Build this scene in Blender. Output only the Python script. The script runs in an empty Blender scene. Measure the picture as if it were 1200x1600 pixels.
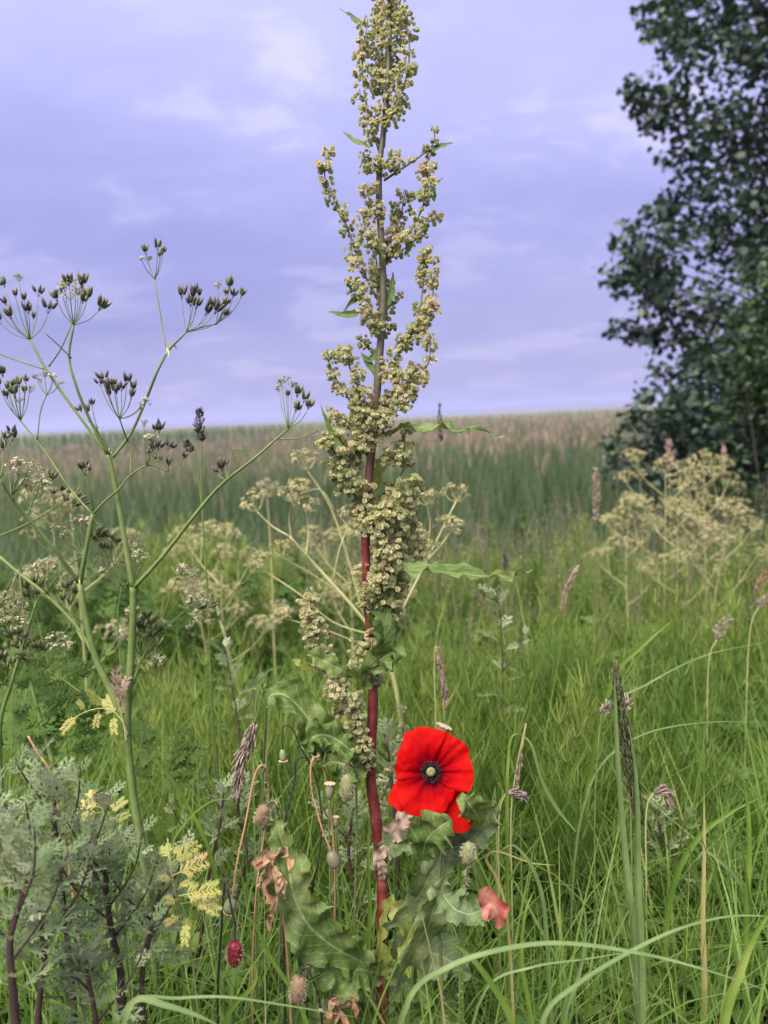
import bpy, math, random
import numpy as np
from mathutils import Vector, Matrix, Quaternion, noise as mnoise

rng = np.random.default_rng(7)
random.seed(7)
R = math.radians
SC = bpy.context.scene
COL = SC.collection

# ------------------------------------------------------------------ camera
CAM_Z, FPX = 1.0, 1200.0
cd = bpy.data.cameras.new('camera')
cam = bpy.data.objects.new('camera', cd)
COL.objects.link(cam)
cd.sensor_fit = 'VERTICAL'
cd.sensor_height = 36.0
cd.sensor_width = 27.0
cd.lens = 27.0
cd.clip_start, cd.clip_end = 0.02, 12000
CM = Matrix.Translation((0, 0, CAM_Z)) @ Matrix.Rotation(R(90 - 7.0), 4, 'X') @ Matrix.Rotation(R(-2.6), 4, 'Z')
cam.matrix_world = CM
cd.dof.use_dof = True
cd.dof.focus_distance = 0.78
cd.dof.aperture_fstop = 5.6
SC.camera = cam

# ------------------------------------------------------------------ sky, sun, exposure
SUN_EL, SUN_AZ = R(58), R(215)          # azimuth clockwise from +Y
w = bpy.data.worlds.new('World')
SC.world = w
w.use_nodes = True
nt = w.node_tree
N, L = nt.nodes, nt.links
N.clear()
out = N.new('ShaderNodeOutputWorld')
bg = N.new('ShaderNodeBackground')
bg.inputs['Strength'].default_value = 0.1
sky = N.new('ShaderNodeTexSky')
sky.sky_type = 'NISHITA'
sky.sun_disc = False
sky.sun_elevation = SUN_EL
sky.sun_rotation = SUN_AZ
tc = N.new('ShaderNodeTexCoord')
sep = N.new('ShaderNodeSeparateXYZ')
L.new(tc.outputs['Generated'], sep.inputs[0])
zc = N.new('ShaderNodeMath'); zc.operation = 'MAXIMUM'; zc.inputs[1].default_value = 0.0
L.new(sep.outputs['Z'], zc.inputs[0])
def ramp(nodes, stops, interp='LINEAR'):
    r = nodes.new('ShaderNodeValToRGB')
    cr = r.color_ramp
    cr.interpolation = interp
    while len(cr.elements) < len(stops):
        cr.elements.new(0.5)
    for e, (p, c) in zip(cr.elements, stops):
        e.position = p
        e.color = (*c, 1)
    return r
grad = ramp(N, [(0.0, (.185, .178, .340)), (0.10, (.192, .190, .378)), (0.25, (.240, .244, .475)), (0.45, (.355, .36, .61)),
                (1.0, (.86, .86, .98))])
L.new(zc.outputs[0], grad.inputs[0])
# overcast layer projected on a flat cloud deck
zp = N.new('ShaderNodeMath'); zp.operation = 'ADD'; zp.inputs[1].default_value = 0.24
L.new(zc.outputs[0], zp.inputs[0])
dx = N.new('ShaderNodeMath'); dx.operation = 'DIVIDE'
dy = N.new('ShaderNodeMath'); dy.operation = 'DIVIDE'
L.new(sep.outputs['X'], dx.inputs[0]); L.new(zp.outputs[0], dx.inputs[1])
L.new(sep.outputs['Y'], dy.inputs[0]); L.new(zp.outputs[0], dy.inputs[1])
cmb = N.new('ShaderNodeCombineXYZ')
L.new(dx.outputs[0], cmb.inputs[0]); L.new(dy.outputs[0], cmb.inputs[1])
def cloud(scale, detail, rough, offs, sx, dist=0.0):
    mp = N.new('ShaderNodeMapping')
    mp.inputs['Location'].default_value = offs
    mp.inputs['Scale'].default_value = (sx, 1, 1)
    L.new(cmb.outputs[0], mp.inputs[0])
    t = N.new('ShaderNodeTexNoise')
    t.inputs['Scale'].default_value = scale
    t.inputs['Detail'].default_value = detail
    t.inputs['Roughness'].default_value = rough
    t.inputs['Distortion'].default_value = dist
    L.new(mp.outputs[0], t.inputs['Vector'])
    return t
c1 = cloud(0.95, 5, .5, (3.1, 1.7, 0), .55)
c2 = cloud(3.0, 7, .58, (0.9, 5.2, 2), .75, .35)
r1 = ramp(N, [(.36, (.90, .90, .93)), (.62, (1.13, 1.11, 1.04))], 'EASE')
r2 = ramp(N, [(.38, (.93, .935, .96)), (.52, (1.0, 1.0, 1.0)), (.64, (1.28, 1.25, 1.10))], 'EASE')
L.new(c1.outputs[0], r1.inputs[0]); L.new(c2.outputs[0], r2.inputs[0])
def mixc(nodes, links, kind, fac, a, b):
    m = nodes.new('ShaderNodeMix'); m.data_type = 'RGBA'; m.blend_type = kind
    m.clamp_result = False
    if isinstance(fac, (int, float)): m.inputs[0].default_value = fac
    else: links.new(fac, m.inputs[0])
    for i, v in ((6, a), (7, b)):
        if isinstance(v, tuple): m.inputs[i].default_value = (*v, 1)
        else: links.new(v, m.inputs[i])
    return m.outputs[2]
cl = mixc(N, L, 'MULTIPLY', 1.0, grad.outputs[0], r1.outputs[0])
cl = mixc(N, L, 'MULTIPLY', 1.0, cl, r2.outputs[0])
cl = mixc(N, L, 'MULTIPLY', 1.0, cl, (10.0, 10.0, 10.0))
fin = mixc(N, L, 'MIX', 0.93, sky.outputs[0], cl)
L.new(fin, bg.inputs['Color']); L.new(bg.outputs[0], out.inputs[0])

sd = bpy.data.lights.new('sun', 'SUN')
sd.energy = 4.8
sd.angle = R(50)
sd.color = (1.0, .90, .72)
sun = bpy.data.objects.new('sun', sd)
COL.objects.link(sun)
_s = Vector((math.sin(SUN_AZ) * math.cos(SUN_EL), math.cos(SUN_AZ) * math.cos(SUN_EL), math.sin(SUN_EL)))
sun.rotation_euler = _s.to_track_quat('Z', 'Y').to_euler()
sun.location = (-3, -4, 9)
SC.view_settings.view_transform = 'Standard'
SC.view_settings.look = 'None'
SC.view_settings.exposure = 0.95
SC.view_settings.gamma = 1.0
SC.view_settings.use_curve_mapping = False
SC.render.engine = 'CYCLES'
SC.cycles.max_bounces = 6
SC.cycles.diffuse_bounces = 3
SC.cycles.glossy_bounces = 2
SC.cycles.transmission_bounces = 4
SC.cycles.transparent_max_bounces = 6
SC.cycles.volume_bounces = 0
SC.cycles.use_denoising = True
SC.cycles.caustics_reflective = False
SC.cycles.caustics_refractive = False

# ------------------------------------------------------------------ helpers
def P(px, py, d=0.8):
    """the point of the place that lies d metres ahead of the lens at that bearing"""
    return CM @ Vector(((px - 600) / FPX * d, -(py - 800) / FPX * d, -d))
def smooth(a, b, x):
    t = np.clip((x - a) / (b - a), 0, 1)
    return t * t * (3 - 2 * t)
def gz(x, y):
    """height of the ground: a bank that falls to a wet reed bed, then flat marsh"""
    r = np.hypot(x, y)
    return -0.6 * smooth(2.8, 6.0, y) + 0.55 * smooth(90, 200, r) + 0.02 * np.sin(x * 2.1 + y * 1.3) * smooth(.5, 2, r)
def tag(o, label=None, cat=None, group=None, kind=None):
    if label: o['label'] = label
    if cat: o['category'] = cat
    if group: o['group'] = group
    if kind: o['kind'] = kind
    return o
def link(name, me, parent=None):
    o = bpy.data.objects.new(name, me)
    COL.objects.link(o)
    if parent is not None: o.parent = parent
    return o
def empty(name, loc, label, cat, group=None):
    o = bpy.data.objects.new(name, None)
    COL.objects.link(o)
    o.location = loc
    o.empty_display_size = .02
    bpy.context.view_layer.update() if False else None
    return tag(o, label, cat, group)

class MB:
    """collects shapes for one mesh; every vertex carries a natural colour variation 'rnd' and a uv"""
    def __init__(s): s.v, s.f, s.r, s.uv = [], [], [], []
    def add(s, V, F, r=0.5, uv=None):
        o = len(s.v)
        s.v += [tuple(p) for p in V]
        s.f += [tuple(i + o for i in q) for q in F]
        s.r += [r] * len(V) if not hasattr(r, '__len__') else list(r)
        s.uv += uv if uv is not None else [(0.5, 0.5)] * len(V)
        return s
    def mesh(s, name, m, smooth=True, org=None):
        me = bpy.data.meshes.new(name)
        v = s.v if org is None else [(a - org[0], b - org[1], c - org[2]) for a, b, c in s.v]
        me.from_pydata(v, [], s.f)
        if smooth: me.polygons.foreach_set('use_smooth', [True] * len(me.polygons))
        a = me.attributes.new('rnd', 'FLOAT', 'POINT'); a.data.foreach_set('value', s.r)
        u = me.attributes.new('lr', 'FLOAT_VECTOR', 'POINT')
        u.data.foreach_set('vector', [c for p in s.uv for c in (p[0], p[1], 0)])
        me.materials.append(m)
        me.update()
        return me
    def build(s, name, m, parent=None, smooth=True):
        org = parent_loc(parent)
        return link(name, s.mesh(name, m, smooth, org), parent)
def parent_loc(p):
    if p is None: return None
    q = Vector(p.location)
    while p.parent is not None:
        p = p.parent; q += Vector(p.location)
    return q

def frames(path):
    """parallel transport frames along a path"""
    n = len(path); T = []
    for i in range(n):
        a, b = path[max(0, i - 1)], path[min(n - 1, i + 1)]
        t = (b - a)
        T.append(t.normalized() if t.length > 1e-9 else Vector((0, 0, 1)))
    u = T[0].orthogonal().normalized()
    U = []
    for i in range(n):
        if i: u = T[i - 1].rotation_difference(T[i]) @ u
        u = (u - T[i] * u.dot(T[i])).normalized()
        U.append(u)
    return T, U, [t.cross(u) for t, u in zip(T, U)]
def spline(pts, k=4):
    """centripetal Catmull-Rom through the points"""
    pts = [Vector(p) for p in pts]
    if len(pts) < 3:
        return [pts[0].lerp(pts[1], i / k) for i in range(k + 1)]
    q = [2 * pts[0] - pts[1]] + pts + [2 * pts[-1] - pts[-2]]
    res = []
    for i in range(1, len(q) - 2):
        p0, p1, p2, p3 = q[i - 1], q[i], q[i + 1], q[i + 2]
        t0 = 0.0
        t1 = t0 + max(1e-5, (p1 - p0).length) ** .5
        t2 = t1 + max(1e-5, (p2 - p1).length) ** .5
        t3 = t2 + max(1e-5, (p3 - p2).length) ** .5
        kk = k if (p2 - p1).length < .15 else k * 2
        for j in range(kk):
            t = t1 + (t2 - t1) * j / kk
            a1 = p0 * ((t1 - t) / (t1 - t0)) + p1 * ((t - t0) / (t1 - t0))
            a2 = p1 * ((t2 - t) / (t2 - t1)) + p2 * ((t - t1) / (t2 - t1))
            a3 = p2 * ((t3 - t) / (t3 - t2)) + p3 * ((t - t2) / (t3 - t2))
            b1 = a1 * ((t2 - t) / (t2 - t0)) + a2 * ((t - t0) / (t2 - t0))
            b2 = a2 * ((t3 - t) / (t3 - t1)) + a3 * ((t - t1) / (t3 - t1))
            res.append(b1 * ((t2 - t) / (t2 - t1)) + b2 * ((t - t1) / (t2 - t1)))
    return res + [pts[-1]]
def tube(mb, path, r, sides=6, rv=.5, ridge=0.):
    path = [Vector(p) for p in path]
    n = len(path)
    T, U, W = frames(path)
    V = []; F = []; uv = []
    for i in range(n):
        t = i / (n - 1)
        rr = r(t) if callable(r) else (r[0] + (r[1] - r[0]) * t)
        for k in range(sides):
            a = 2 * math.pi * k / sides
            if ridge and k % 2: rr_ = rr * (1 - ridge)
            else: rr_ = rr
            V.append(path[i] + (U[i] * math.cos(a) + W[i] * math.sin(a)) * rr_)
            uv.append((t, k / sides))
    for i in range(n - 1):
        for k in range(sides):
            F.append((i * sides + k, i * sides + (k + 1) % sides, (i + 1) * sides + (k + 1) % sides, (i + 1) * sides + k))
    F.append(tuple(range(sides - 1, -1, -1)))
    F.append(tuple((n - 1) * sides + k for k in range(sides)))
    mb.add(V, F, rv, uv)
    return mb
def blob(mb, c, ax, r1, r2, seg=6, rings=4, rv=.5, prof=None):
    """ellipsoid of half length r1 along ax and radius r2"""
    c = Vector(c); ax = Vector(ax).normalized()
    u = ax.orthogonal().normalized(); v = ax.cross(u)
    V = [c - ax * r1]; F = []
    for i in range(1, rings):
        th = math.pi * i / rings
        q = r2 * math.sin(th)
        if prof: q = r2 * prof(i / rings)
        for k in range(seg):
            a = 2 * math.pi * k / seg
            V.append(c - ax * r1 * math.cos(th) + (u * math.cos(a) + v * math.sin(a)) * q)
    V.append(c + ax * r1)
    for k in range(seg):
        F.append((0, 1 + (k + 1) % seg, 1 + k))
        F.append((len(V) - 1, 1 + (rings - 2) * seg + k, 1 + (rings - 2) * seg + (k + 1) % seg))
    for i in range(rings - 2):
        for k in range(seg):
            F.append((1 + i * seg + k, 1 + i * seg + (k + 1) % seg, 1 + (i + 1) * seg + (k + 1) % seg, 1 + (i + 1) * seg + k))
    mb.add(V, F, rv)
    return mb
def leaf(mb, path, width, hint=(0, -1, .4), fold=.25, ruffle=0., freq=9, nv=4, prof=None, rv=.5, twist=0., curl=0., jag=0., seed=0, crk=0.):
    """a leaf or blade along its midrib: fold makes the V across, ruffle waves the margin"""
    path = [Vector(p) for p in path]
    n = len(path)
    T, _, _ = frames(path)
    hint = Vector(hint)
    rs = random.Random(seed + int(path[0].x * 1e4) + int(path[-1].z * 1e4))
    ph = [rs.uniform(0, 6.28) for _ in range(6)]
    prof = prof or (lambda t: math.sin(math.pi * min(1, t * .96 + .04)) ** .75)
    V = []; F = []; uv = []
    m = 2 * nv + 1
    for i in range(n):
        t = i / (n - 1)
        h = hint
        if twist: h = Quaternion(T[i], twist * t) @ hint
        S = T[i].cross(h)
        if S.length < 1e-4: S = T[i].orthogonal()
        S.normalize()
        Nn = S.cross(T[i]).normalized()
        wd = width * .5 * prof(t)
        for k in range(-nv, nv + 1):
            s = k / nv
            side = 0 if s < 0 else 2
            a = abs(s)
            wob = 1 + jag * math.sin(freq * 1.7 * t * 3.1 + ph[side + 1]) * a
            ang = fold + curl * a
            off = S * (wd * s * wob * math.cos(ang)) + Nn * (wd * a * math.sin(ang))
            if ruffle:
                e = a ** 1.6
                off += Nn * ruffle * e * (math.sin(freq * 6.28 * t + ph[side]) * .7 + math.sin(freq * 11.1 * t + ph[side + 1]) * .45) * min(1, prof(t) * 1.5)
                off += T[i] * ruffle * .5 * e * math.sin(freq * 6.28 * t + ph[side] + 1.4) * min(1, prof(t))
            if crk:
                pp = path[i] + off
                off += Nn * crk * (mnoise.noise(pp * 70 + Vector((seed, 0, 0))) + .5 * mnoise.noise(pp * 160)) * min(1, prof(t) * 1.5) * (.35 + a)
                off += S * crk * 1.2 * mnoise.noise(pp * 110 + Vector((9, 0, 0))) * a * (1 if s > 0 else -1)
            V.append(path[i] + off)
            uv.append((t, .5 + s * .5))
    for i in range(n - 1):
        for k in range(m - 1):
            F.append((i * m + k, i * m + k + 1, (i + 1) * m + k + 1, (i + 1) * m + k))
    mb.add(V, F, rv, uv)
    return mb

def np_mesh(name, V, F, rnd, m, smooth=True):
    me = bpy.data.meshes.new(name)
    V = np.ascontiguousarray(V, dtype=np.float32); F = np.ascontiguousarray(F, dtype=np.int32)
    nf, k = F.shape
    me.vertices.add(len(V)); me.vertices.foreach_set('co', V.ravel())
    me.loops.add(nf * k); me.loops.foreach_set('vertex_index', F.ravel())
    me.polygons.add(nf)
    me.polygons.foreach_set('loop_start', np.arange(0, nf * k, k, dtype=np.int32))
    me.polygons.foreach_set('use_smooth', np.full(nf, smooth))
    a = me.attributes.new('rnd', 'FLOAT', 'POINT'); a.data.foreach_set('value', np.ascontiguousarray(rnd, dtype=np.float32))
    me.materials.append(m)
    me.update(calc_edges=True)
    return me

# ------------------------------------------------------------------ materials
def plant_mat(name, stops, transl=.3, rough=.5, src='rnd', nscale=60., namt=.35, spec=.35, bump=0., vein=0., back=None, objvar=.0, tint=None, streak=0):
    m = bpy.data.materials.new(name)
    m.use_nodes = True
    n, l = m.node_tree.nodes, m.node_tree.links
    n.clear()
    o = n.new('ShaderNodeOutputMaterial')
    a = n.new('ShaderNodeAttribute'); a.attribute_name = 'rnd'
    g = n.new('ShaderNodeNewGeometry')
    t = n.new('ShaderNodeTexNoise')
    t.inputs['Scale'].default_value = nscale
    t.inputs['Detail'].default_value = 4
    l.new(g.outputs['Position'], t.inputs['Vector'])
    mp = n.new('ShaderNodeMapRange')
    mp.inputs[1].default_value = .25; mp.inputs[2].default_value = .75
    mp.inputs[3].default_value = -namt; mp.inputs[4].default_value = namt
    l.new(t.outputs[0], mp.inputs[0])
    ad = n.new('ShaderNodeMath'); ad.operation = 'ADD'
    l.new(a.outputs['Fac'], ad.inputs[0]); l.new(mp.outputs[0], ad.inputs[1])
    fac = ad.outputs[0]
    if objvar:
        oi = n.new('ShaderNodeObjectInfo')
        q = n.new('ShaderNodeMath'); q.operation = 'MULTIPLY_ADD'
        l.new(oi.outputs['Random'], q.inputs[0]); q.inputs[1].default_value = objvar
        s2 = n.new('ShaderNodeMath'); s2.operation = 'SUBTRACT'; s2.inputs[1].default_value = objvar / 2
        l.new(fac, s2.inputs[0]); l.new(s2.outputs[0], q.inputs[2])
        fac = q.outputs[0]
    if streak:
        la = n.new('ShaderNodeAttribute'); la.attribute_name = 'lr'
        mq = n.new('ShaderNodeMapping'); mq.inputs['Scale'].default_value = (2.5, 26, 1)
        tq = n.new('ShaderNodeTexNoise'); tq.inputs['Scale'].default_value = 1; tq.inputs['Detail'].default_value = 2
        l.new(la.outputs['Vector'], mq.inputs[0]); l.new(mq.outputs[0], tq.inputs['Vector'])
        qq = n.new('ShaderNodeMath'); qq.operation = 'MULTIPLY_ADD'; qq.inputs[1].default_value = streak
        hh_ = n.new('ShaderNodeMath'); hh_.operation = 'SUBTRACT'; hh_.inputs[1].default_value = streak * .5
        l.new(fac, hh_.inputs[0]); l.new(tq.outputs[0], qq.inputs[0]); l.new(hh_.outputs[0], qq.inputs[2])
        fac = qq.outputs[0]
    rp = ramp(n, stops)
    l.new(fac, rp.inputs[0])
    c = rp.outputs[0]
    if vein:
        lr = n.new('ShaderNodeAttribute'); lr.attribute_name = 'lr'
        sp = n.new('ShaderNodeSeparateXYZ'); l.new(lr.outputs['Vector'], sp.inputs[0])
        ab = n.new('ShaderNodeMath'); ab.operation = 'SUBTRACT'; l.new(sp.outputs[1], ab.inputs[0]); ab.inputs[1].default_value = .5
        ab2 = n.new('ShaderNodeMath'); ab2.operation = 'ABSOLUTE'; l.new(ab.outputs[0], ab2.inputs[0])
        mid = n.new('ShaderNodeMapRange'); mid.inputs[1].default_value = .010; mid.inputs[2].default_value = .032
        mid.inputs[3].default_value = 1; mid.inputs[4].default_value = 0
        l.new(ab2.outputs[0], mid.inputs[0])
        # side veins: stripes running forward and outward from the midrib
        ph = n.new('ShaderNodeMath'); ph.operation = 'MULTIPLY_ADD'; l.new(ab2.outputs[0], ph.inputs[0]); ph.inputs[1].default_value = -.35
        l.new(sp.outputs[0], ph.inputs[2])
        sn = n.new('ShaderNodeMath'); sn.operation = 'MULTIPLY'; l.new(ph.outputs[0], sn.inputs[0]); sn.inputs[1].default_value = 95
        si = n.new('ShaderNodeMath'); si.operation = 'SINE'; l.new(sn.outputs[0], si.inputs[0])
        sm = n.new('ShaderNodeMapRange'); sm.inputs[1].default_value = .82; sm.inputs[2].default_value = 1.0
        sm.inputs[3].default_value = 0; sm.inputs[4].default_value = .45
        l.new(si.outputs[0], sm.inputs[0])
        mx = n.new('ShaderNodeMath'); mx.operation = 'MAXIMUM'; l.new(mid.outputs[0], mx.inputs[0]); l.new(sm.outputs[0], mx.inputs[1])
        vm = n.new('ShaderNodeMath'); vm.operation = 'MULTIPLY'; l.new(mx.outputs[0], vm.inputs[0]); vm.inputs[1].default_value = vein
        c = mixc(n, l, 'MIX', vm.outputs[0], c, tuple(min(1, x * 1.3 + .07) for x in stops[-1][1]))
    if back:
        c = mixc(n, l, 'MIX', g.outputs['Backfacing'], c, back)
    b = n.new('ShaderNodeBsdfPrincipled')
    l.new(c, b.inputs['Base Color'])
    b.inputs['Roughness'].default_value = rough
    b.inputs['Specular IOR Level'].default_value = spec
    if bump:
        bp = n.new('ShaderNodeBump'); bp.inputs['Strength'].default_value = bump; bp.inputs['Distance'].default_value = .002
        t2 = n.new('ShaderNodeTexNoise'); t2.inputs['Scale'].default_value = nscale * 4; t2.inputs['Detail'].default_value = 3
        l.new(g.outputs['Position'], t2.inputs['Vector'])
        l.new(t2.outputs[0], bp.inputs['Height']); l.new(bp.outputs[0], b.inputs['Normal'])
    if transl:
        tr = n.new('ShaderNodeBsdfTranslucent')
        tcol = mixc(n, l, 'MULTIPLY', 1.0, c, tint or (1.25, 1.3, .6))
        l.new(tcol, tr.inputs['Color'])
        ms = n.new('ShaderNodeMixShader'); ms.inputs[0].default_value = transl
        l.new(b.outputs[0], ms.inputs[1]); l.new(tr.outputs[0], ms.inputs[2])
        l.new(ms.outputs[0], o.inputs[0])
    else:
        l.new(b.outputs[0], o.inputs[0])
    return m

M = {}
M['grass'] = plant_mat('grass', [(0, (.040, .085, .016)), (.4, (.105, .188, .036)), (.8, (.165, .252, .060)), (.95, (.25, .29, .09)), (1, (.38, .34, .18))], .35, .5, nscale=5, namt=.12, spec=.22)
M['grass_dry'] = plant_mat('grass_dry', [(0, (.22, .20, .08)), (.6, (.36, .30, .16)), (1, (.42, .32, .24))], .3, .6, nscale=9, namt=.2)
M['blade_blue'] = plant_mat('blade_blue', [(0, (.075, .135, .040)), (.6, (.13, .20, .075)), (1, (.23, .28, .13))], .3, .5, nscale=25, namt=.5, vein=.35, streak=.6, spec=.25)
M['blade_lime'] = plant_mat('blade_lime', [(0, (.065, .14, .018)), (.6, (.13, .22, .035)), (1, (.25, .31, .08))], .4, .5, nscale=20, namt=.5, vein=.3, streak=.6, spec=.25)
M['blade_straw'] = plant_mat('blade_straw', [(0, (.22, .22, .07)), (.6, (.34, .29, .13)), (1, (.42, .32, .19))], .3, .6, nscale=12, namt=.6, vein=.25, streak=.6, spec=.2)
M['horsetail'] = plant_mat('horsetail', [(0, (.040, .095, .018)), (.5, (.118, .194, .036)), (1, (.27, .32, .085))], .3, .5, nscale=4, namt=.15)
M['herb'] = plant_mat('herb', [(0, (.035, .075, .018)), (.6, (.075, .135, .032)), (1, (.14, .20, .055))], .3, .6, nscale=25, namt=.2, spec=.12)
M['reed'] = plant_mat('reed', [(0, (.042, .078, .036)), (.5, (.082, .138, .058)), (.85, (.14, .19, .080)), (1, (.22, .23, .12))], .3, .5, nscale=.8, namt=.18)
M['plume'] = plant_mat('plume', [(0, (.25, .15, .15)), (.5, (.37, .24, .225)), (1, (.43, .34, .285))], .3, .8, nscale=.7, namt=.3, tint=(1.1, 1, .9))
M['dock_stem'] = None
M['dock_leaf'] = plant_mat('dock_leaf', [(0, (.045, .090, .018)), (.5, (.095, .150, .038)), (1, (.18, .22, .085))], .25, .5, nscale=45, namt=.5, bump=.7, vein=.65, objvar=.3, spec=.22)
M['dock_pale'] = plant_mat('dock_pale', [(0, (.075, .12, .05)), (.6, (.13, .18, .080)), (1, (.21, .24, .13))], .28, .5, nscale=50, namt=.6, bump=.7, vein=.5, spec=.22)
M['dock_yellow'] = plant_mat('dock_yellow', [(0, (.13, .19, .04)), (.6, (.24, .28, .07)), (1, (.33, .30, .10))], .35, .5, nscale=60, namt=.4, bump=.3, vein=.4)
M['dock_red'] = plant_mat('dock_red', [(0, (.24, .035, .04)), (.5, (.36, .10, .09)), (1, (.36, .27, .16))], .3, .5, nscale=70, namt=.5, bump=.3, vein=.4, tint=(1.2, .9, .8))
M['dock_fruit'] = plant_mat('dock_fruit', [(0, (.32, .36, .19)), (.45, (.50, .50, .31)), (.78, (.60, .55, .38)), (1, (.56, .40, .32))], .5, .7, nscale=40, namt=.15, objvar=.35, spec=.15, tint=(1.15, 1.1, .8))
M['husk'] = plant_mat('husk', [(0, (.24, .16, .12)), (1, (.48, .38, .32))], .3, .7, nscale=120, namt=.5, bump=.5, tint=(1.1, 1, .9))
M['panicle'] = plant_mat('panicle', [(0, (.16, .14, .09)), (.6, (.28, .23, .16)), (1, (.36, .29, .23))], .3, .7, nscale=12, namt=.3, tint=(1.1, 1, .9))
M['cow_stem'] = plant_mat('cow_stem', [(0, (.085, .135, .035)), (.6, (.13, .18, .06)), (1, (.20, .22, .09))], .0, .55, nscale=45, namt=.5, bump=.3, spec=.2, streak=.7)
M['seed_dark'] = plant_mat('seed_dark', [(0, (.038, .034, .034)), (.7, (.075, .066, .056)), (1, (.15, .14, .08))], .0, .4, nscale=150, namt=.25, objvar=.4)
M['seed_green'] = plant_mat('seed_green', [(0, (.045, .055, .026)), (.5, (.09, .105, .045)), (1, (.18, .19, .09))], .0, .45, nscale=150, namt=.3, objvar=.5)
M['floret'] = plant_mat('floret', [(0, (.30, .31, .16)), (.5, (.46, .44, .31)), (1, (.55, .46, .38))], .3, .7, nscale=80, namt=.3, objvar=.4, tint=(1.1, 1.1, .9))
M['floret_yellow'] = plant_mat('floret_yellow', [(0, (.32, .33, .15)), (.5, (.48, .45, .25)), (1, (.54, .47, .32))], .3, .7, nscale=30, namt=.3, objvar=.4, tint=(1.1, 1.1, .8))
M['straw_stem'] = plant_mat('straw_stem', [(0, (.22, .25, .09)), (.6, (.34, .33, .16)), (1, (.44, .37, .23))], .0, .6, nscale=15, namt=.3)
M['mug_leaf'] = plant_mat('mug_leaf', [(0, (.100, .155, .070)), (.5, (.19, .245, .135)), (1, (.35, .39, .27))], .25, .6, nscale=70, namt=.25, back=(.38, .42, .34), objvar=.7, spec=.2)
M['mug_stem'] = plant_mat('mug_stem', [(0, (.030, .018, .020)), (.6, (.060, .034, .036)), (1, (.10, .10, .06))], .0, .5, nscale=60, namt=.3, bump=.3)
M['fern_yellow'] = plant_mat('fern_yellow', [(0, (.24, .30, .07)), (.55, (.38, .38, .12)), (1, (.48, .38, .20))], .35, .55, nscale=40, namt=.35, tint=(1.15, 1.1, .6))
M['poppy_stem'] = plant_mat('poppy_stem', [(0, (.015, .018, .014)), (1, (.04, .045, .025))], .0, .5, nscale=80, namt=.4)
M['poppy_stem_green'] = plant_mat('poppy_stem_green', [(0, (.07, .12, .04)), (1, (.13, .18, .07))], .0, .5, nscale=80, namt=.4)
M['poppy_stem_dry'] = plant_mat('poppy_stem_dry', [(0, (.30, .15, .08)), (1, (.48, .28, .16))], .0, .6, nscale=80, namt=.4)
M['hair'] = plant_mat('hair', [(0, (.22, .19, .13)), (1, (.46, .40, .30))], .3, .5, namt=.1)
M['hair_dark'] = plant_mat('hair_dark', [(0, (.03, .03, .025)), (1, (.10, .09, .07))], .0, .5, namt=.1)
M['bud_green'] = plant_mat('bud_green', [(0, (.13, .19, .09)), (.5, (.22, .25, .12)), (1, (.30, .18, .13))], .15, .6, nscale=160, namt=.45, bump=.6)
M['bud_brown'] = plant_mat('bud_brown', [(0, (.12, .10, .06)), (.5, (.24, .16, .10)), (1, (.33, .15, .12))], .1, .6, nscale=200, namt=.5, bump=.7)
M['bud_red'] = plant_mat('bud_red', [(0, (.09, .006, .012)), (1, (.26, .015, .03))], .15, .35, nscale=150, namt=.5, bump=.4, tint=(1.1, .7, .7))
M['capsule'] = plant_mat('capsule', [(0, (.13, .17, .09)), (1, (.22, .24, .13))], .0, .5, nscale=120, namt=.4)
M['capsule_brown'] = plant_mat('capsule_brown', [(0, (.09, .085, .055)), (1, (.15, .14, .09))], .0, .5, nscale=120, namt=.4)
M['capsule_cap'] = plant_mat('capsule_cap', [(0, (.26, .17, .10)), (1, (.50, .38, .25))], .0, .6, nscale=200, namt=.5)
M['dead_petal'] = plant_mat('dead_petal', [(0, (.20, .10, .06)), (.55, (.36, .20, .13)), (1, (.46, .33, .22))], .3, .6, nscale=90, namt=.5, bump=.4, tint=(1.1, .9, .8))
M['pink_spike'] = plant_mat('pink_spike', [(0, (.22, .17, .145)), (.6, (.36, .285, .25)), (1, (.48, .41, .35))], .3, .6, nscale=90, namt=.4, tint=(1.1, 1, .95))
M['dark_spike'] = plant_mat('dark_spike', [(0, (.040, .055, .020)), (.6, (.085, .105, .040)), (1, (.17, .16, .085))], .2, .6, nscale=90, namt=.4)
M['spike_purple'] = plant_mat('spike_purple', [(0, (.030, .022, .026)), (.6, (.06, .042, .045)), (1, (.12, .09, .07))], .2, .6, nscale=90, namt=.4)
M['tree_leaf'] = plant_mat('tree_leaf', [(0, (.026, .048, .040)), (.5, (.042, .072, .056)), (1, (.068, .105, .070))], .2, .5, nscale=1.5, namt=.3, objvar=.3, spec=.4)  # bluish green stands in for a veil of haze over the crown
M['shrub_leaf'] = plant_mat('shrub_leaf', [(0, (.022, .048, .020)), (.5, (.038, .070, .026)), (1, (.06, .10, .034))], .25, .45, nscale=1.5, namt=.25)
M['bark'] = plant_mat('bark', [(0, (.03, .028, .024)), (1, (.08, .075, .06))], .0, .8, nscale=8, namt=.5, bump=.8)
M['anther'] = plant_mat('anther', [(0, (.008, .004, .008)), (1, (.03, .015, .025))], .0, .6, namt=.2)
M['stigma'] = plant_mat('stigma', [(0, (.11, .115, .05)), (1, (.22, .21, .10))], .0, .6, nscale=300, namt=.4)

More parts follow.
